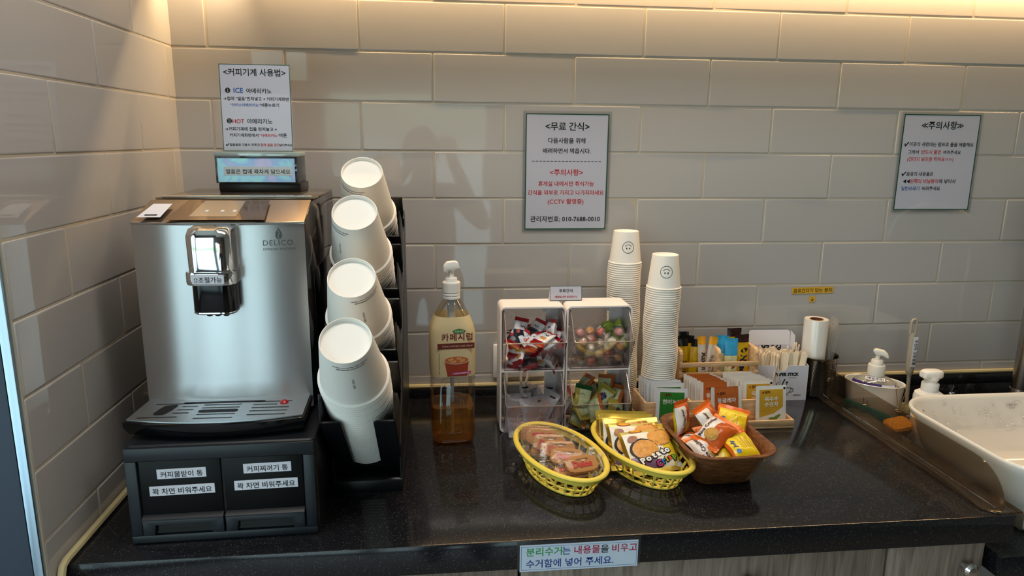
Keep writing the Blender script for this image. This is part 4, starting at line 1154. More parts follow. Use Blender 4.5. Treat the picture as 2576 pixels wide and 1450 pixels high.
for rn, yy, cnt, zt_top in rows:
    for i in range(cnt):
        u = (i + .5) / cnt; x = -.054 + .105 * u
        hump = .018 * max(0, 1 - abs(u - .12) / .35) + (.012 if 1 else 0) * max(0, 1 - abs(u - .62) / .2)
        if rn in ('fourth', 'back') and u > .55: continue
        top_z = zt_top + .012 + hump + rg3.uniform(-.006, .006) - (.012 if u > .45 and rn in ('second', 'middle') else 0)
        ry = rg3.uniform(-9, 9); rx = rg3.uniform(2, 9) if rn in ('front', 'second') else rg3.uniform(0, 5)
        o = link('paper_stirrer', stm, None, (.940 + x - sin(radians(ry)) * .05, -.055 + yy - sin(radians(-rx)) * .0, T + max(.003, top_z - .116)), (radians(-rx), radians(ry), radians(rg3.uniform(-60, 60))))
        tag(o, '%s paper stirring stick from the left, %s row in the white box' % (nth(i).replace('topmost', 'first'), rn), 'stirring stick', 'paper stirring sticks in the white box')
for i, (x, ry, tz) in enumerate(((.018, -12, .128), (.034, -8, .132), (.040, -7, .131), (.046, -9, .128))):
    o = link('paper_stirrer', stm, None, (.940 + x, -.050, T + tz - .110), (radians(4), radians(ry), radians(70)))
    tag(o, '%s of the four tall edge-on stirring sticks in the white box' % ('first', 'second', 'third', 'last')[i], 'stirring stick', 'paper stirring sticks in the white box')

# ---------------------------------------------------------------- perforated steel cup with a roll of bags
PST = mt('#8d8478', .16, 1.0)
pc = thing('steel_cup', 'perforated stainless steel cup holding a roll of plastic bags', 'cup', (1.046, -.052, T))
Geo().add(lathe([(0.0001, .001), (.040, .001), (.0425, .004), (.0430, .090), (.0455, .0945), (.0462, .0955), (.0455, .0968), (.0440, .096), (.0418, .090), (.0412, .005), (0.0001, .003)], 56), PST).build('body', pc)
g = Geo(); DK = mt('#1a1714', .6)
for r in range(15):
    for c in range(56):
        a = 2 * pi * (c + .5 * (r % 2)) / 56; z = .008 + r * .0053; q = disc2(.00125, .00125, 7)
        g.add(warp(q, lambda x, y, zz: ((.04335) * sin(a + x / .0433), -(.04335) * cos(a + x / .0433), z + y)), DK)
g.build('perforation', pc, sharp=None)
br = thing('bag_roll', 'upright white roll of thin plastic bags in the steel cup', 'bag roll', (1.0335, -.052, T + .0035))
BAGW = mt('#e6e2dc', .32, .15, .3)
Geo().add(lathe([(.0150, .178), (.0262, .179), (.0268, .177), (.0268, .0), (.0150, .0)], 48), BAGW).build('roll', br)
Geo().add(lathe([(.0150, .0), (.0150, .179), (.0128, .179), (.0128, .02), (.0, .02)], 32), mt('#6a3d22', .7)).build('core', br)['label'] = 'brown cardboard core'
BAGF = clear('bag_film', (.93, .92, .90, 1), .12, .2, .22, (.8, .78, .74, 1))
g = Geo()
for i in range(4):
    x = .030 + i * .0042; v = []; f = []
    for j in range(9):
        z = .0 + .170 * j / 8 + (.004 * i)
        for k in range(5): v.append((x + .0022 * sin(j * .8 + i) + .003 * (j / 8), -.016 + k * .009 + .002 * cos(j + i), z - (.006 if k in (0, 4) and j == 8 else 0)))
    for j in range(8):
        for k in range(4): f.append((j * 5 + k, j * 5 + k + 1, j * 5 + k + 6, j * 5 + k + 5))
    g.add((v, f), BAGF)
g.build('loose_bag', br)
# ---------------------------------------------------------------- two yellow oval baskets
YB = mt('#ead056', .36)
def basket(label, cx, cy, phi):
    t = thing('oval_basket', label, 'basket', (cx, cy, T), (0, 0, radians(phi)), group='yellow oval baskets')
    A, B, H = .1235, .0655, .0445
    def pt(th, s, z): return (B * s * cos(th), A * s * sin(th), z)
    def sc(z): return .74 + .24 * (z / H) ** .8
    n = 72
    g = Geo()
    ring = []
    for i in range(10):
        a = 2 * pi * i / 10
        ring.append((.0052 * cos(a), .0040 * sin(a)))
    rings = [[(lambda q: (q[0] + rr * cos(th) , q[1] + rr * sin(th), H + .0005 + zz))(pt(th, 1.0, 0)) for rr, zz in ring] for th in [2 * pi * i / n for i in range(n)]]
    rings.append(rings[0])
    g.add(loft(rings, False, False), YB)
    g.add(loft([[pt(2 * pi * i / n, 1.0 - d, z) for i in range(n)] for z, d in ((H, .005), (H - .012, .045), (H - .012, .065), (H, .03))], False, False), YB)
    g.build('rim', t)
    g = Geo()
    nr = 26
    for i in range(nr):
        th = 2 * pi * i / nr; P = []
        for z in (H - .010, H * .55, .012, .003, .0018): P.append(pt(th, sc(z) - .02, z))
        d = Vector((-sin(th) * B, cos(th) * A, 0)).normalized(); v = []; f = []
        for p in P:
            for sgn, o in ((-1, 0), (1, 0), (1, .0022), (-1, .0022)):
                q = Vector(p) * 1.0 + d * sgn * .0019; k = 1 - o / B if o else 1
                v.append((q.x * k, q.y * k, q.z + (.0 if not o else .0004)))
        for j in range(len(P) - 1):
            for k in range(4): f.append((j * 4 + k, j * 4 + (k + 1) % 4, j * 4 + 4 + (k + 1) % 4, j * 4 + 4 + k))
        g.add((v, f), YB)
    for z, w_ in ((.0165, .0016), (.0030, .0024)):
        s = sc(z) - .02
        path = [pt(2 * pi * i / n, s, z) for i in range(n)]
        g.add(tube(path, w_, 6, True), YB)
    for i in range(-3, 4):                                  # floor bars
        x = i * .0135; yy = A * .70 * sqrt(max(0, 1 - (x / (B * .72)) ** 2))
        if yy > .01: g.add(box(x - .0015, x + .0015, -yy, yy, .0012, .0032), YB)
    for i in range(-5, 6):
        y = i * .0155; xx = B * .70 * sqrt(max(0, 1 - (y / (A * .72)) ** 2))
        if xx > .01: g.add(box(-xx, xx, y - .0015, y + .0015, .0010, .0030), YB)
    g.build('lattice', t)
    return t
B1, B2 = (.367, -.404, 17.0), (.5185, -.394, 19.0)
basket('yellow oval basket of biscuits in clear wrappers', *B1)
basket('yellow oval basket of gold potato snack packets', *B2)
def inb(B_, lx, ly, lz): # a point given in a basket's own frame
    a = radians(B_[2]); return (B_[0] + lx * cos(a) - ly * sin(a), B_[1] + lx * sin(a) + ly * cos(a), T + lz)

# biscuits in clear wrappers
BIS = mt('#bd8344', .6, 0, 0, .4, (300, .5, .001)); BISD = mt('#a66f36', .6)
DRED = mt('#c4231c', .4)
n_ = 96
def bisc(w, h, d, z):
    out = []
    for i in range(n_):
        a = 2 * pi * i / n_; c, s = cos(a), sin(a); e = 3.4
        r = (abs(c / (w / 2)) ** e + abs(s / (h / 2)) ** e) ** (-1 / e); r += d * cos(28 * a)
        out.append((r * c, r * s, z))
    return out
def biscuit(seed, flip=False):
    g = Geo().add(loft([bisc(.058, .030, .0006, -.0035), bisc(.060, .032, .0009, 0), bisc(.058, .030, .0007, .0030), bisc(.052, .025, .0003, .0036), bisc(.046, .019, .0, .0032)]), BIS)
    bis = g.mesh('biscuit')
    g, F = packet(.094, .047, .0135, lambda u, v: FILM, None, seed, .02, 22, 12, .9, 0, .0)
    # rotate packet so its seals lie at the short ends
    F2 = lambda x, y, z=0: (x, y, .0043 + z)
    p2 = Geo()
    k = -1 if flip else 1; rot = 180 if flip else 0
    p2.add(warp(at2(txt_w('Delos', .036, bold=.05), 0, -.0065 * k, rot), F2), DRED)
    if not flip:
        p2.add(warp(at2(txt_w('SWEET TEATIME', .022, bold=.02), .002, .0068), F2), INK)
        p2.add(warp(at2(txt_w('Crown', .010, bold=.02), -.018, .0062), F2), mt('#f2e6d4', .4))
        p2.add(warp(at2(disc2(.0042, .0011, 14), .003, .0050), F2), mt('#f2e6d4', .4))
    else:
        p2.add(warp(at2(txt_w('Original', .020, bold=.02), 0, -.006, 180), F2), INK)
    wr = Geo()
    nx, ny = 30, 10
    for side in (1, -1):
        v = []
        for j in range(ny + 1):
            for i in range(nx + 1):
                u, w_ = i / nx, j / ny
                x = (u - .5) * .096; y = (w_ - .5) * .046
                e = max(0, 1 - (abs(u - .5) / .37) ** 6) * (1 - abs(2 * w_ - 1) ** 3) ** .5
                z = side * (.0074 * e + .0003) + noise.noise(Vector((x * 130 + seed, y * 130, side * 2))) * (.0005 if abs(u - .5) < .36 else .0020)
                if i in (0, nx): x += (.0012 if (j % 2) else -.0008) * (1 if i else -1)
                v.append((x, y, z))
        f = [(j * (nx + 1) + i, j * (nx + 1) + i + 1, (j + 1) * (nx + 1) + i + 1, (j + 1) * (nx + 1) + i) for j in range(ny) for i in range(nx)]
        wr.add((v, f if side > 0 else [q[::-1] for q in f]), FILM)
    for sg_ in (-1, 1):
        for j in range(7): wr.add(rect2(sg_ * .0425 - .004, sg_ * .0425 + .004, -.02 + j * .0062, -.0188 + j * .0062, .0016), FILM)
    return wr.mesh('wrapped_biscuit'), bis, p2.mesh('biscuit_print', None)
bs = [biscuit(3), biscuit(9), biscuit(15, True)]
for k, lx, ly, lz, rx, rz, lab in ((2, -.006, .084, .040, 62, -14, 'rearmost, print upside down'), (2, -.004, .064, .043, 55, -13, 'second from the back, print upside down'), (0, -.003, .034, .044, 50, -10, 'third from the back'),
        (1, .002, .006, .043, 46, -10, 'half hidden behind the front two'), (0, .002, -.026, .042, 40, -15, 'fourth row with its left end dark striped'), (1, .010, -.064, .044, 36, 14, 'frontmost, lying slanted on top'),
        (0, .0, -.045, .024, 8, -10, 'lowest, seen through the front lattice'), (1, -.002, .045, .022, 10, -16, 'underneath at the back')):
    o = link('wrapped_biscuit', bs[k][0], None, inb(B1, lx, ly, lz), (radians(rx), 0, radians(rz)))
    link('biscuit', bs[k][1], o); link('biscuit_print', bs[k][2], o)
    tag(o, 'wrapped biscuit in left yellow basket, ' + lab, 'biscuit', 'wrapped biscuits in the left yellow basket')

# gold potato snack packets
GOLD = mt('#d2a63a', .20, .75); GOLD2 = mt('#d9b84a', .25, .6); PCR = mt('#ece6da', .3); PYE = mt('#e6c52c', .3); PUR = mt('#7b5a78', .3)
CHIP, CHIPD = mt('#d99a48', .35), mt('#c07f30', .35)
def crisp(seed):
    def fr(u, v):
        if v > .90 or v < .07: return GOLD2
        if u < .06 or u > .95: return GOLD
        if v > .80: return mt('#d8cf7a', .25, .3)
        if u + v * .4 > .92: return PYE
        if v < .30 and u < .55: return PUR
        return PCR
    g, F = packet(.100, .098, .022, fr, lambda u, v: GOLD, seed, .09, 20, 22, 1.0, .012)
    p2 = Geo(); F1 = lambda d: (lambda x, y, z: F(x, y, d))
    def fanm(vf, m, d=0.0):
        p2.add(warp(([(q[0], q[1] * .83, q[2]) for q in vf[0]], vf[1]), F1(d)), m)
    def discg(a, b, cx, cy, rot=0):
        v = [(0, 0, 0)]; f = []; n = 28; rr = 4
        for r in range(1, rr + 1): v += [(a * r / rr * cos(2 * pi * i / n), b * r / rr * sin(2 * pi * i / n), 0) for i in range(n)]
        for i in range(n): f.append((0, 1 + i, 1 + (i + 1) % n))
        for r in range(rr - 1):
            for i in range(n): f.append((1 + r * n + i, 1 + r * n + n + i, 1 + r * n + n + (i + 1) % n, 1 + r * n + (i + 1) % n))
        return at2((v, f), cx, cy, rot)
    fanm(discg(.022, .021, .022, .020, 20), CHIP, .0002); fanm(discg(.016, .0155, .034, .026), CHIPD, .0001)
    fanm(discg(.0265, .0255, -.013, -.006), INK, .0003); fanm(discg(.024, .023, -.011, -.007), CHIP, .0006)
    fanm(discg(.010, .008, -.028, .022, 30), mt('#9c6a58', .4), .0003)
    fanm(discg(.013, .0055, -.016, .043), mt('#a8281c', .35), .0002); fanm(discg(.011, .0042, -.016, .043), mt('#e0a020', .35), .0004)
    fanm(at2(txt_w('B.B.Q. Flavour', .022, bold=.01), .030, .001, 6), INK, .0006)
    fanm(at2(txt_w('NOT FRIED', .018, bold=.03), .030, .040, 10), mt('#b02418', .4), .0007)
    word = ((-.020, -.038), (-.010, -.0335), (.001, -.029), (.0105, -.025), (.020, -.0215), (.029, -.0185))
    for ch, (x, y) in zip('Potato', word):
        fanm(at2(txt(ch, .017, bold=.16), x, y, 20), INK, .0008); fanm(at2(txt(ch, .017, bold=.055), x, y, 20), mt('#f2f0ee', .35), .0013)
    for ch, (x, y), c_ in zip('Crisp', ((.008, -.0465), (.0165, -.042), (.0225, -.0395), (.029, -.0365), (.038, -.034)), ('#d83a94', '#2f8ad0', '#e0c030', '#e8663a', '#86b83a')):
        fanm(at2(txt(ch, .015, bold=.15), x, y, 20), INK, .0009); fanm(at2(txt(ch, .015, bold=.05), x, y, 20), mt(c_, .35), .0014)
    fanm(discg(.0065, .0065, .043, -.047), mt('#e8e4dc', .4), .0006); fanm(at2(arc2(.0045, .0051, 0, 360, 20), .043, -.047), INK, .0009)
    return g.mesh('potato_snack_packet'), p2.mesh('packet_print', None)
cr_ = [crisp(31), crisp(44)]
for k, lx, ly, lz, rx, ry, rz, lab in ((0, .006, -.018, .042, 32, -3, 6, 'front packet with colourful lettering'), (1, -.006, .010, .043, 44, -2, -2, 'second packet, tucked behind the front one'), (0, -.010, .030, .042, 56, 0, -8, 'third packet, only its gold crimped edge showing'), (1, -.008, .048, .040, 64, 2, -4, 'rearmost packet against the basket end')):
    o = link('potato_snack_packet', cr_[k][0], None, inb(B2, lx, ly, lz), (radians(rx), radians(ry), radians(rz)))
    link('packet_print', cr_[k][1], o)
    tag(o, 'gold snack packet in middle yellow basket, ' + lab, 'snack packet', 'gold packets in the middle yellow basket')

# ---------------------------------------------------------------- walnut-look tray with rice crackers
wt = thing('walnut_tray', 'deep rounded walnut-look tray heaped with orange cracker packets', 'tray', (.650, -.4135, T), (0, 0, radians(2)))
def rr_(w, d, r, z, cy=0): return rrect(w, d, r, z, 8, 0, cy)
g = Geo().add(loft([rr_(.098, .112, .022, .0, .0), rr_(.106, .120, .026, .003, .0), rr_(.134, .172, .038, .052, .0), rr_(.142, .182, .040, .064, .0), rr_(.158, .202, .044, .0665), rr_(.162, .206, .046, .0685), rr_(.160, .204, .045, .0705), rr_(.146, .188, .041, .0695), rr_(.136, .176, .038, .064), rr_(.128, .164, .036, .050), rr_(.100, .114, .022, .005)]), WALNUT)
g.build('body', wt)
OR1, OR2, ORY = mt('#d4641c', .22), mt('#b9521a', .25), mt('#e0c21a', .25)
CRW = mt('#e2dcd8', .28); CRK = mt('#b88a3a', .45, 0, 0, .5, (200, .8, .003)); DBR = mt('#3c1712', .4)
def cracker(seed, yellow):
    main = ORY if yellow else OR1
    def fr(u, v):
        if v < .12 or v > .88: return OR1
        if yellow: return ORY if .08 < u < .95 else OR1
        if u < .50 + .1 * (v - .5): return CRW
        return OR2
    g, F = packet(.058, .073, .022, fr, (lambda u, v: ORY if .15 < v < .85 else OR1) if not yellow else (lambda u, v: OR1), seed, .11, 18, 22, 1.2, .012)
    p2 = Geo()
    if yellow:
        p2.add(warp(at2(txt_w('Jolly', .018, align='l', bold=.03), -.014, -.010, 90), F), mt('#1d4a8a', .4))
        for i in range(4): p2.add(warp(at2(rect2(-.014, .012 - (i % 2) * .006, -.0004, .0004), .004 + i * .005, .002, 90), F), mt('#c2641c' if i % 2 else '#6a5a10', .4))
        p2.add(warp(disc2(.0045, .0045, 16, -.016, -.018), F), mt('#3a78b8', .4))
    else:
        n = 22; v = [(0, 0, 0)] + [(.0135 * r / 3 * cos(2 * pi * i / n), .0120 * r / 3 * sin(2 * pi * i / n), 0) for r in (1, 2, 3) for i in range(n)]
        f = [(0, 1 + i, 1 + (i + 1) % n) for i in range(n)] + [(1 + r * n + i, 1 + r * n + n + i, 1 + r * n + n + (i + 1) % n, 1 + r * n + (i + 1) % n) for r in (0, 1) for i in range(n)]
        p2.add(warp(at2((v, f), .003, -.014), lambda x, y, z: F(x, y, .0004)), CRK)
        p2.add(warp(at2(txt_w('Rice Cracker', .050, align='l', bold=.03), -.012, -.026, 90), lambda x, y, z: F(x, y, .0006)), DBR)
        p2.add(warp(at2(txt_w('Honey', .014, align='l', bold=.03), -.021, -.024, 90), lambda x, y, z: F(x, y, .0006)), OR1)
    return g.mesh('cracker_packet'), p2.mesh('packet_print', None)
cA = [cracker(61, False), cracker(66, True), cracker(73, False), cracker(79, True)]
for k, x, y, z, rx, ry, rz, lab in ((0, -.004, -.010, .088, 26, 6, -60, 'large white and orange packet on top, with brown lettering'), (2, -.050, .052, .088, 84, 6, 48, 'orange packet standing up at the back left corner'),
        (3, .046, .030, .086, 38, 6, -28, 'yellow backed packet leaning out at the back right'), (2, .010, .046, .084, 56, -8, 40, 'orange packet behind the large white one'),
        (1, .032, -.038, .072, 22, 0, 12, 'yellow packet with blue word at the front right'), (3, .002, -.036, .056, 22, 0, -8, 'yellow packet low at the front middle'),
        (0, -.024, -.022, .062, 24, -10, 20, 'half buried white packet at the front left'), (2, .032, .000, .062, 20, 20, -40, 'orange packet along the right wall of the tray'),
        (0, -.026, .020, .056, 14, 8, 60, 'orange packet deep in the middle of the heap'), (1, .020, .040, .052, 20, 0, 15, 'packet at the bottom by the back wall')):
    o = link('cracker_packet', cA[k][0], None, (.650 + x * .92, -.4135 + y, T + z - .012), (radians(rx), radians(ry), radians(rz)))
    link('packet_print', cA[k][1], o)
    tag(o, lab + ', walnut tray', 'cracker packet', 'cracker packets in the walnut tray')

# ---------------------------------------------------------------- notices on the wall and the worktop edge
s1 = thing('wall_notice', 'laminated free snacks notice with green border above the snack racks', 'notice', (.4423, -.0015, 1.2480))
LAM = clear('laminate', (.98, .98, .98, 1), .10)
def lam(p, w, h, m=.006):
    g = Geo()
    for q in ((-w / 2 - m, w / 2 + m, h, h + m), (-w / 2 - m, w / 2 + m, -m, 0), (-w / 2 - m, -w / 2, 0, h), (w / 2, w / 2 + m, 0, h)): g.add(box(q[0], q[1], -.0006, 0, q[2], q[3]), LAM)
    g.build('laminate_rim', p)
w_, h_ = .184, .2525
sheet('printed_sheet', s1, w_, h_, [
    ('<무료 간식>', .53, .50, .865, K, 'c'), ('다음사람을 위해', .45, .495, .755, K, 'c'), ('배려하면서 먹읍시다.', .58, .50, .668, K, 'c'),
    ('– – – – – – – – – – – – – – – – – – –', .84, .50, .585, K, 'c'), ('<주의사항>', .40, .50, .478, R_, 'c'), ('휴게실 내에서만 취식가능', .68, .50, .385, R_, 'c'),
    ('간식을 외부로 가지고 나가지마세요', .93, .50, .308, R_, 'c'), ('(CCTV 촬영중)', .44, .50, .228, R_, 'c'), ('관리자번호: 010-7688-0010', .86, .50, .072, K, 'c')], border=GREEN_INK, bw=.0022)
lam(s1, w_, h_)
s2_ = thing('wall_notice', 'laminated sink caution notice with green border at the right of the wall', 'notice', (1.3205, -.0015, 1.2910), (0, radians(.0), 0))
w_, h_ = .190, .2195
sheet('printed_sheet', s2_, w_, h_, [
    ('≪주의사항≫', .55, .51, .855, K, 'c'), ('✔이곳의 세면대는 펌프로 물을 배출해요', .91, .04, .675, K, 'l'), ('그래서', .14, .10, .595, K, 'l'), ('반드시 물만', .26, .275, .595, R_, 'l'), ('버려주세요', .23, .565, .595, K, 'l'),
    ('(건더기 넣으면 막혀요ㅠㅠ)', .61, .10, .520, R_, 'l'), ('✔음료의 내용물은', .42, .05, .365, K, 'l'), ('◀◀', .09, .08, .288, K, 'l'), ('왼쪽의 비닐봉지', .37, .175, .288, R_, 'l'), ('에 넣어서', .22, .555, .288, K, 'l'),
    ('일반쓰레기', .24, .07, .212, BLUE_INK, 'l'), ('버려주세요', .24, .345, .212, K, 'l')], border=GREEN_INK, bw=.0022)
lam(s2_, w_, h_)
YL = mt('#d8a62c', .5)
y1 = thing('wall_label', 'yellow strip label with black Korean words on the tiles above the bag roll', 'label', (1.0455, -.0012, 1.0995), (0, radians(-.8), 0))
sticker('strip', y1, .1035, .0150, [('음료건더기 담는 봉지', .096, 0, -.0045, INK, 'c')], (0, 0, 0), base=YL)
y2 = thing('wall_label', 'small square yellow label with a down arrow on the tiles', 'label', (1.0468, -.0012, 1.0775))
o = sticker('square', y2, .0150, .0140, [], (0, 0, 0), base=YL)
g = Geo()
for q in (line2([(0, .0045), (0, -.004)], .0013), line2([(-.0037, -.0005), (0, -.0042)], .0013), line2([(.0037, -.0005), (0, -.0042)], .0013)): g.add(at2(q, 0, 0, 0, .0007), INK, FRONT)
g.build('arrow', y2, sharp=None)
es = thing('edge_notice', 'blue bordered recycling notice taped to the front edge of the worktop', 'notice', (.3625, -.6148, T - .0290), (0, 0, 0))
EB = mt('#cfdcec', .45)
def blk(s, wd, x, y, m): return (s, wd, x, y, m, 'l')
GR2 = mt('#2f9a48', .5); DB = mt('#1f3f8a', .5)
sticker('sheet', es, .1810, .0440, [blk('분리수거', .054, -.081, .0045, GR2), blk('는', .0125, -.0262, .0045, DB), blk('내용물', .0395, -.0080, .0045, mt('#b02042', .5)), blk('을', .0125, .0325, .0045, INK), blk('비우고', .0390, .0500, .0045, mt('#b02042', .5)),
    blk('수거함에 넣어 주세요.', .134, -.081, -.0150, DB)], (0, 0, 0), base=EB)
g = Geo()
for q in ((-.0885, .0885, .0187, .0192), (-.0885, .0885, -.0192, -.0187), (-.0885, -.0880, -.0192, .0192), (.0880, .0885, -.0192, .0192)): g.add(rect2(*q, .0006), mt('#3a78b0', .5), FRONT)
g.build('border', es, sharp=None)
Geo().add(box(-.0945, .0945, -.0002, .0003, -.020, .0275), clear('tape_sleeve', (.75, .77, .80, 1), .2)).build('sleeve', es)
# ---------------------------------------------------------------- smoked splash guard
SMK = clear('smoked_acrylic', (.80, .71, .60, 1), .14, .05, .02, (.35, .27, .2, 1))
sgd = thing('splash_guard', 'smoked acrylic splash guard between the worktop and the basin', 'splash guard', (1.056, -.32, T))
y0, y1 = -.290, .285
pr = [(y0, .004), (y1, .004), (y1, .046)]
for i in range(8): a = radians(0 + 90 * i / 7); pr.append((y1 - .032 + .032 * cos(a), .040 + .032 * sin(a)))
for i in range(9): a = radians(90 + 90 * i / 8); pr.append((y0 + .075 + .075 * cos(a), .012 + .060 * sin(a)))
Geo().add(prism(pr, 'x', -.0015, .0015), SMK).build('upright_sheet', sgd)
fp = [(-.023, y1)] + [(-.023 + .018 - .018 * cos(radians(90 * i / 6)), y0 + .030 - .030 * sin(radians(90 * i / 6))) for i in range(7)] + [(.036, y0), (.036, y1)]
Geo().add(prism(fp, 'z', .0006, .0036, .0006), SMK).build('base_strip', sgd)
Geo().add(tube([(-.0025, y0 + .01, .005), (-.0025, y1, .005)], .0018, 8), clear('glue_bead', (.6, .5, .42, 1), .3)).build('glue_bead', sgd)
Geo().add(prism([(.024, .0036), (.036, .0036), (.040, -.002), (.040, -.030), (.0375, -.030), (.0375, -.002), (.034, .0006), (.024, .0006)], 'y', y0, y0 + .10), SMK).build('edge_lip', sgd)
Geo().add(lathe([(0, 0), (.013, 0), (.013, .003), (.010, .006), (.005, .007), (0, .007)], 24), clear('screw_cap', (.75, .68, .6, 1), .4), T_((-.0018, y1 - .052, .042)) @ RY(-90)).build('screw_cap', sgd)

# ---------------------------------------------------------------- white vessel basin
Z2 = .775
CER = mt('#e9e4dc', .10, 0, .3)
bs_ = thing('vessel_basin', 'large white ceramic basin with rounded corners right of the splash guard', 'washbasin', (1.335, -.432, Z2))
def br_(w, d, r, z): return rrect(w, d, r, z, 10)
w0, d0 = .470, .372
g = Geo().add(loft([br_(w0 - .15, d0 - .13, .05, .0), br_(w0 - .12, d0 - .10, .06, .012), br_(w0 - .050, d0 - .045, .075, .075), br_(w0 - .012, d0 - .012, .085, .130), br_(w0, d0, .088, .143), br_(w0 - .001, d0 - .001, .088, .147), br_(w0 - .006, d0 - .006, .086, .1487), br_(w0 - .014, d0 - .014, .082, .147), br_(w0 - .020, d0 - .020, .080, .140), br_(w0 - .050, d0 - .046, .075, .085), br_(w0 - .10, d0 - .09, .065, .036), br_(w0 - .20, d0 - .17, .05, .022), br_(.05, .05, .024, .018)]), CER)
g.build('bowl', bs_, sharp=60)
gl = Geo(); GRY = mt('#8f8a84', .5)
def inner(x, y, z): return (x, .1545 - .004 - (.1477 - y) * .30 - z, y)
for s_, wd, yy in (('DAELIM', .026, .1235), ('BATH', .012, .1180)): gl.add(warp(at2(txt_w(s_, wd), .0, yy), lambda x, y, z: (x + .035, d0 / 2 - .0125 - (.140 - y) * .28, y)), GRY)
gl.add(warp(at2(arc2(.010, .0106, 20, 170, 18), .012, .1245), lambda x, y, z: (x + .035, d0 / 2 - .0125 - (.140 - y) * .28, y)), GRY)
gl.build('maker_mark', bs_, sharp=None)
rd = random.Random(3); g = Geo(); DROP = mt('#ffffff', .03, 0, 0, .5, None, 1.0, 1.33)
for i in range(46):
    x, zz = rd.uniform(-.19, .12), rd.uniform(.075, .135)
    y = d0 / 2 - .0125 - (.140 - zz) * .36
    s = rd.uniform(.0012, .0030)
    g.add(ball(s, s * .4, s * 1.1, 8, 5), DROP, T_((x, y, zz)))
dr = g.build('water_drops', bs_); dr['kind'] = 'stuff'

# faucet
FST = brushed('faucet_steel', (.48, .45, .42, 1), .25, .5)
fc = thing('faucet', 'tall brushed steel gooseneck faucet behind the basin', 'faucet', (1.540, -.100, Z2))
Geo().add(lathe([(0, 0), (.030, 0), (.0315, .004), (.0315, .060), (.026, .082), (.0235, .095), (.0230, .098), (0, .098)], 36), FST).build('base', fc)
pts = smooth_path([(0, 0, .098), (0, 0, .30), (0, 0, .40), (-.02, -.035, .475), (-.06, -.09, .505), (-.10, -.15, .475), (-.115, -.175, .40)], 8)
Geo().add(tube(pts, .0205, 20), FST).build('neck', fc)

# ---------------------------------------------------------------- washing-up things behind the splash guard
wc = thing('ceramic_caddy', 'oval white ceramic caddy holding a detergent bottle', 'caddy', (1.160, -.106, Z2), (0, 0, radians(-35)))
def ov(a, b, z): return ell(a * .91, b, z, 48)
Geo().add(loft([ov(.050, .030, 0), ov(.054, .033, .004), ov(.066, .041, .112), ov(.069, .0435, .128), ov(.070, .0445, .130), ov(.069, .0435, .1315), ov(.0665, .041, .130), ov(.062, .038, .110), ov(.050, .030, .006)]), CER).build('body', wc)
dt = thing('detergent_bottle', 'clear detergent bottle with purple label and white pump in the ceramic caddy', 'bottle', (1.160, -.106, Z2 + .008), (0, 0, radians(-35)))
DPL = clear('detergent_plastic', (.92, .91, .86, 1), .2, .08, .18, (.9, .88, .8, 1))
Geo().add(loft([ov(.046, .027, 0), ov(.052, .031, .01), ov(.055, .034, .112), ov(.050, .031, .124), ov(.034, .023, .133), ov(.018, .017, .137), ov(.016, .016, .142)]), DPL).build('body', dt)
PUR2 = mt('#3f2a7c', .4)
g = Geo(); L0 = [ov(.0556, .0346, z) for z in (.100, .1125)]
def arcpart(z0, z1, a0, a1, m, o=.0006):
    v = []; f = []; n = 18
    for i in range(n + 1):
        a = radians(a0 + (a1 - a0) * i / n)
        for z in (z0, z1): v.append(((.0550 + o) * cos(a), (.0340 + o) * sin(a), z))
    for i in range(n): f.append((2 * i, 2 * i + 2, 2 * i + 3, 2 * i + 1))
    g.add((v, f), m)
def shoulder(z0, z1, r0, r1, a0, a1, m, o):
    v = []; n = 18
    for i in range(n + 1):
        a = radians(a0 + (a1 - a0) * i / n)
        for z, k in ((z0, r0), (z1, r1)): v.append((((.0550 * k) * .91 + o) * cos(a), (.0340 * k + o) * sin(a), z + o))
    g.add((v, [(2 * i, 2 * i + 2, 2 * i + 3, 2 * i + 1) for i in range(n)]), m)
shoulder(.1125, .1245, 1.0, .915, -165, -25, PUR2, .0008); shoulder(.1135, .1235, .995, .925, -72, -30, PAPER, .0013)
g.build('label', dt)
Geo().add(rect2(-.020, .020, -.005, .005), PAPER, T_((0, -.022, .1340)) @ RX(35)).add(at2(txt_w('[주방세제]', .034, bold=.01), 0, -.003, 0, .0004), INK, T_((0, -.022, .1340)) @ RX(35)).build('name_label', dt, sharp=None)
WPL = mt('#e6e2d8', .35)
Geo().add(lathe([(.0175, .137), (.0185, .138), (.0185, .160), (.0175, .1625), (.0135, .163), (.013, .172), (.0115, .174), (.005, .1745), (.005, .186), (0, .186)], 32), WPL).build('pump_collar', dt)
Geo().add(prism([(-.011, .196), (-.006, .200), (.012, .1975), (.020, .190), (.023, .182), (.019, .181), (.013, .185), (.006, .186), (-.005, .186), (-.010, .193)], 'y', -.007, .007, .0025), WPL).build('pump_head', dt)

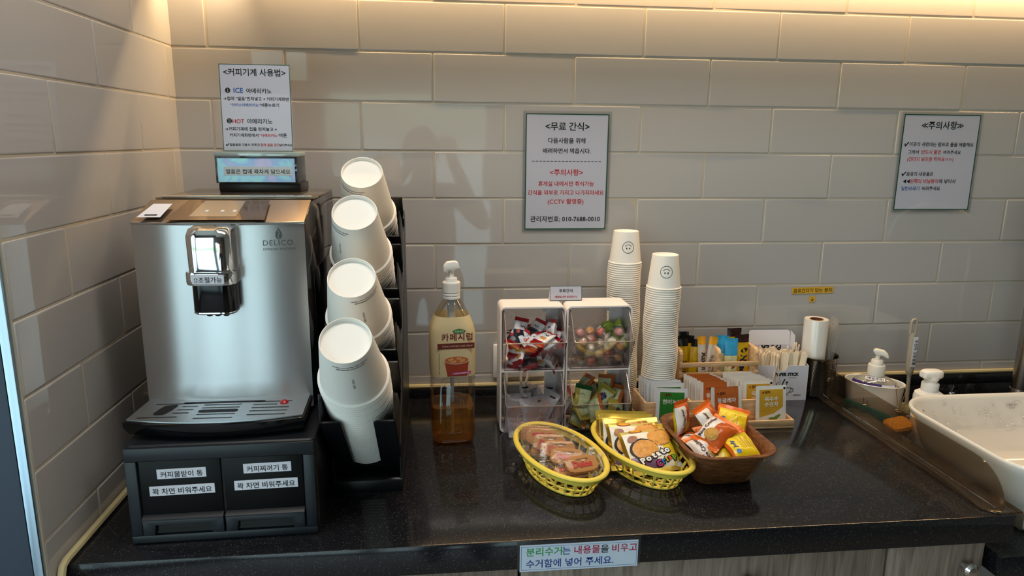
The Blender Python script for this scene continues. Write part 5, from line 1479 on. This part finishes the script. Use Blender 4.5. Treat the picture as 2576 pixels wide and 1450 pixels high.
WIRE = mt('#c9b088', .18, 1.0)
def clip(nm, label, base, sc_=1.0, rz=0):
    t = thing('wire_clip', label, 'clip', base, (0, 0, radians(rz)), group='wire clips on the ceramic caddy')
    g = Geo()
    for sx in (-1, 1):
        g.add(tube(smooth_path([(sx * .004, -.004, -.052), (sx * .0045, -.001, -.030), (sx * .009, .001, -.004), (sx * .008, .004, .004), (sx * .0035, .006, .001)], 6), .0009, 6), WIRE)
    g.add(tube([(-.005, -.004, -.053), (.005, -.004, -.053)], .0030, 10), WIRE)
    g.add(tube(smooth_path([(-.004, -.005, -.053), (-.010, -.012, -.046), (.008, -.013, -.044), (.004, -.005, -.053)], 6), .0009, 6), WIRE)
    g.build('wire', t); return t
clip('a', 'left gold wire clip hooked over the ceramic caddy rim', (1.128, -.128, Z2 + .130), 1, -35)
clip('b', 'right gold wire clip hooked over the ceramic caddy rim', (1.186, -.163, Z2 + .130), 1, -30)
SC = mt('#1f6a66', .9, 0, 0, .3, (260, 1.0, .004))
gs = tag(Geo().add(box(-.050, .050, -.007, .007, -.024, .024, .005, 3), SC).build('scrub_pad', None, (1.108, -.158, Z2 + .066), (radians(-10), radians(16), radians(-33))), 'dark green scrubbing pad hanging from the left wire clip', 'scrub pad')
SPO = mt('#f0a830', .9, 0, 0, .3, (180, 1.0, .006))
g = Geo().add(loft([rrect(.056, .036, .012, z, 5) for z in (0, .004)] + [rrect(.060, .040, .014, .010, 5), rrect(.060, .040, .014, .022, 5), rrect(.052, .032, .012, .027, 5)]), SPO)
tag(g.build('sponge', None, (1.152, -.206, Z2 + .050), (radians(24), radians(-6), radians(8))), 'orange yellow sponge hanging from the right wire clip', 'sponge')
tag(Geo().add(loft([rrect(.066, .050, .014, z, 5) for z in (0, .003)] + [rrect(.070, .054, .015, .012, 5), rrect(.070, .054, .015, .030, 5), rrect(.060, .044, .012, .036, 5)]), mt('#6d4424', .9, 0, 0, .3, (180, 1.0, .006))).build('sponge', None, (1.145, -.205, Z2), (0, 0, radians(-12))), 'brown sponge lying on the shelf below the orange one', 'sponge')

db = thing('dish_brush', 'grey handled bottle brush with an olive foam head standing behind the basin', 'brush', (1.268, -.078, Z2), (0, 0, 0))
HND = mt('#a59c8c', .4)
hp = [(0, 0, .048), (-.003, 0, .120), (-.0045, 0, .150), (-.0065, 0, .20), (-.008, 0, .235)]
Geo().add(tube(smooth_path(hp, 5), [.0042] * 6 + [.0045, .006, .008, .0088, .009, .009, .009, .009, .0088, .0085, .0082, .008, .0078, .0075, .0072], 14), HND).build('handle', db)
lp_ = [(p[0] * .75 - .0083, 0, p[1] + .248) for p in rrect(.0165, .040, .008, 0, 6)]
Geo().add(tube(lp_, .0032, 8, True), HND).build('hanging_loop', db)
Geo().add(box(-.0110, .0, -.0102, -.0094, .155, .228), PAPER).add(at2(txt_w('수선지 고무용품', .062, bold=.02), .0, .191, -90, .0106), INK, FRONT @ T_((-.0075, 0, 0))).build('name_label', db, sharp=None)
FOAM = mt('#8a7f5c', .95, 0, 0, .3, (160, .8, .004))
g = Geo()
for k in range(6):
    g.add(ball(.017, .012, .030, 12, 9), FOAM, RZ(60 * k) @ T_((.013, 0, .031)))
g.build('foam_head', db)
sp_ = thing('soap_bottle', 'white foam soap pump bottle between the brush and the basin', 'bottle', (1.221, -.205, Z2))
Geo().add(lathe([(0, 0), (.026, 0), (.029, .003), (.030, .010), (.030, .128), (.028, .136), (.020, .141), (.017, .142)], 40), WHITE_PL).build('body', sp_)
Geo().add(lathe([(.0165, .141), (.0175, .142), (.0175, .158), (.0165, .160), (.013, .160), (.013, .166), (.0155, .168), (.0160, .176), (0, .176)], 32), WHITE_PL).build('pump_collar', sp_)
hd_ = [(-.030, -.010), (-.026, -.015), (.000, -.018), (.020, -.016), (.028, -.010), (.029, .006), (.020, .015), (-.004, .017), (-.022, .014), (-.030, .008)]
g = Geo().add(loft([[(x * s * .8, y * s * .8, z) for x, y in hd_] for s, z in ((.86, .1715), (.98, .174), (1, .180), (.96, .186), (.80, .1885))]), WHITE_PL)
g.build('pump_head', sp_)
sk = thing('suction_hook', 'clear suction hook stuck on the black upstand behind the basin', 'hook', (1.428, -.0138, .832))
Geo().add(lathe([(.0245, 0), (.0240, .0015), (.012, .004), (.008, .006), (.0, .0062)], 36), clear('suction_cup', (.75, .75, .74, 1), .35), RX(90)).build('suction_cup', sk)
Geo().add(lathe([(0, .006), (.0075, .006), (.008, .012), (.006, .014), (0, .0145)], 24), CHROME, RX(90)).build('hook', sk)
WRD = mt('#d8d4cc', .4)
wr_ = tag(Geo().add(tube(smooth_path([(1.216, -.150, Z2 + .060), (1.230, -.156, Z2 + .058), (1.242, -.162, Z2 + .050), (1.242, -.164, Z2 + .030)], 6), .0022, 8), WRD).build('wire_loop'), 'small white wire loop beside the ceramic caddy', 'wire')
# ---------------------------------------------------------------- the photographer, seen only as a reflection in the tiles and steel
PX, PY = .100, -1.86
pe = thing('person', 'person with short dark hair holding up a phone with both hands, reflected in the tiles', 'person', (PX, PY, 0))
def skin(chains, name, sub=2):
    """chains: lists of (point, radius); chains that share a point are joined there"""
    vs = []; rad = []; es = []; idx = {}
    for ch in chains:
        last = None
        for p, r in ch:
            k = tuple(round(c, 4) for c in p)
            if k not in idx: idx[k] = len(vs); vs.append(p); rad.append(r)
            if last is not None: es.append((last, idx[k]))
            last = idx[k]
    me = bpy.data.meshes.new(name); me.from_pydata(vs, es, [])
    o = bpy.data.objects.new(name, me); COL.objects.link(o)
    md = o.modifiers.new('skin', 'SKIN'); md.use_smooth_shade = True
    for i, sv in enumerate(me.skin_vertices[0].data):
        r = rad[i]; sv.radius = r if isinstance(r, tuple) else (r, r); sv.use_root = (i == 0)
    sd = o.modifiers.new('smooth', 'SUBSURF'); sd.levels = sub; sd.render_levels = sub
    dg = bpy.context.evaluated_depsgraph_get(); out = bpy.data.meshes.new_from_object(o.evaluated_get(dg))
    bpy.data.objects.remove(o); bpy.data.meshes.remove(me)
    out.name = name; return out
ph = Vector((.154 - PX, -1.585 - PY, 1.435))                   # phone centre in the person's frame
hips, waist, chest, neck = (0, 0, .80), (0, .005, .97), (0, .02, 1.16), (0, .065, 1.285)
ch = [[(hips, (.155, .105)), (waist, (.135, .095)), (chest, (.160, .105)), ((0, .045, 1.235), (.085, .070)), (neck, .052), ((0, .085, 1.345), .050)]]
for s in (-1, 1):
    ch.append([(hips, 0), ((s * .088, .0, .73), .088), ((s * .098, .015, .45), .060), ((s * .100, -.005, .24), .048), ((s * .100, -.02, .085), .036), ((s * .105, .05, .035), .036), ((s * .112, .13, .026), .030)])
    wr = (ph.x + s * .088, ph.y - .045, ph.z - .055); el = (s * .275, .10, 1.06)
    ch.append([(chest, 0), ((s * .135, .02, 1.205), .062), ((s * .175, .025, 1.185), .060), ((s * .225, .06, 1.12), .047), (el, .040), ((el[0] * .55 + wr[0] * .45, el[1] * .55 + wr[1] * .45, el[2] * .55 + wr[2] * .45), .036), (wr, .025), ((ph.x + s * .083, ph.y - .028, ph.z - .022), (.034, .018)), ((ph.x + s * .082, ph.y - .024, ph.z + .006), (.034, .016))])
    for k in range(4):                                          # four fingers behind the phone and a thumb over its face
        z = ph.z - .024 + k * .019; L = (.048, .058, .062, .052)[k]
        b0 = (ph.x + s * .082, ph.y - .024, ph.z + .006)
        ch.append([(b0, 0), ((ph.x + s * .080, ph.y + .002, z + .004), .0098), ((ph.x + s * (.080 - L * .45), ph.y + .016, z + .008), .0088), ((ph.x + s * (.080 - L * .85), ph.y + .013, z + .010), .0078)])
    ch.append([((ph.x + s * .083, ph.y - .028, ph.z - .022), 0), ((ph.x + s * .066, ph.y - .034, ph.z - .012), .0125), ((ph.x + s * .050, ph.y - .026, ph.z + .008), .0105), ((ph.x + s * .040, ph.y - .019, ph.z + .022), .0090)])
# radii given as 0 repeat a joint that already has one
bd = skin(ch, 'body', 2)
SKN, SHIRT, TROU, SHOE = mt('#c99a7c', .5, 0, 0, .4), mt('#3a4048', .85), mt('#23262e', .85), mt('#1a1a1c', .6)
for m_ in (SKN, SHIRT, TROU, SHOE): bd.materials.append(m_)
for p in bd.polygons:
    c = p.center
    if c.z < .075: k = 3
    elif c.z < .86: k = 2
    elif c.z > 1.275 and abs(c.x) < .09 and c.y < .13: k = 0
    elif c.y > .205 and c.z > 1.22: k = 0
    else: k = 1
    p.material_index = k; p.use_smooth = True
bo = link('body', bd, pe)
# head: one closed surface with brow, nose, mouth, chin and ears drawn out of it
bm = bmesh.new(); bmesh.ops.create_uvsphere(bm, u_segments=48, v_segments=32, radius=1)
for v in bm.verts:
    x, y, z = v.co
    w = 1 - .22 * max(0, -z) ** 1.4
    X, Y, Z = x * .076 * w, y * .094 * (1 - .12 * max(0, -z)), z * .112
    if y > 0:
        fx = X / .076
        def bump(cx, cz, sx, sz, a): return a * math.exp(-((X - cx) / sx) ** 2 - ((Z - cz) / sz) ** 2)
        Y += bump(0, -.018, .011, .016, .020) + bump(0, .000, .008, .022, .010)
        Y -= bump(.031, .006, .016, .011, .010) + bump(-.031, .006, .016, .011, .010)
        Y += bump(0, .026, .045, .010, .004) + bump(0, -.056, .020, .006, .006) + bump(0, -.068, .018, .006, .005) + bump(0, -.095, .024, .016, .010) - bump(0, -.062, .024, .0025, .004)
    v.co = (X, Y, Z)
hv = unbm(bm)
HZ = Vector((0, .105, 1.400)); TH = RX(-4)
g = Geo().add(hv, SKN)
for s in (-1, 1):
    g.add(([(p[0] * .008 + s * .077, p[1] * .017 - .004, p[2] * .031 - .006) for p in ball(1, 1, 1, 12, 8)[0]], ball(1, 1, 1, 12, 8)[1]), SKN)
    g.add(ball(.0115, .0085, .0085, 16, 10), mt('#e8e4de', .2), T_((s * .031, .076, .006)))
    g.add(ball(.0052, .0030, .0052, 12, 8), mt('#1c120c', .1), T_((s * .031, .0832, .006)))
g.add(ball(.021, .004, .0045, 16, 6), mt('#a8625a', .5), T_((0, .0800, -.060)))
hd = g.build('head', bo, HZ, (radians(-4), 0, 0), sharp=80)
HAIR = mt('#15100d', .6, 0, 0, .4, (90, 1.0, .01))
bm = bmesh.new(); bmesh.ops.create_uvsphere(bm, u_segments=40, v_segments=26, radius=1)
dele = [v for v in bm.verts if v.co.z < -.45 or (v.co.y > .40 and v.co.z < .42)]
bmesh.ops.delete(bm, geom=dele, context='VERTS')
for v in bm.verts:
    x, y, z = v.co; k = 1 + .05 * noise.noise(Vector((x * 4, y * 4, z * 4))) + .02 * noise.noise(Vector((x * 13, y * 13, z * 13)))
    v.co = (x * .088 * k, y * .106 * k - .004, z * .123 * k + .004)
Geo().add(unbm(bm), HAIR).build('hair', bo, HZ, (radians(-4), 0, 0), sharp=80)
pho = thing('phone', 'dark phone held up by the reflected person', 'phone', (.154, -1.585, 1.435))
Geo().add(box(-.078, .078, -.004, .004, -.0375, .0375, .003), mt('#1b1d22', .2)).build('case', pho)
Geo().add(box(-.074, .074, -.0048, -.0041, -.034, .034), mt('#2a2d33', .08)).build('screen', pho)
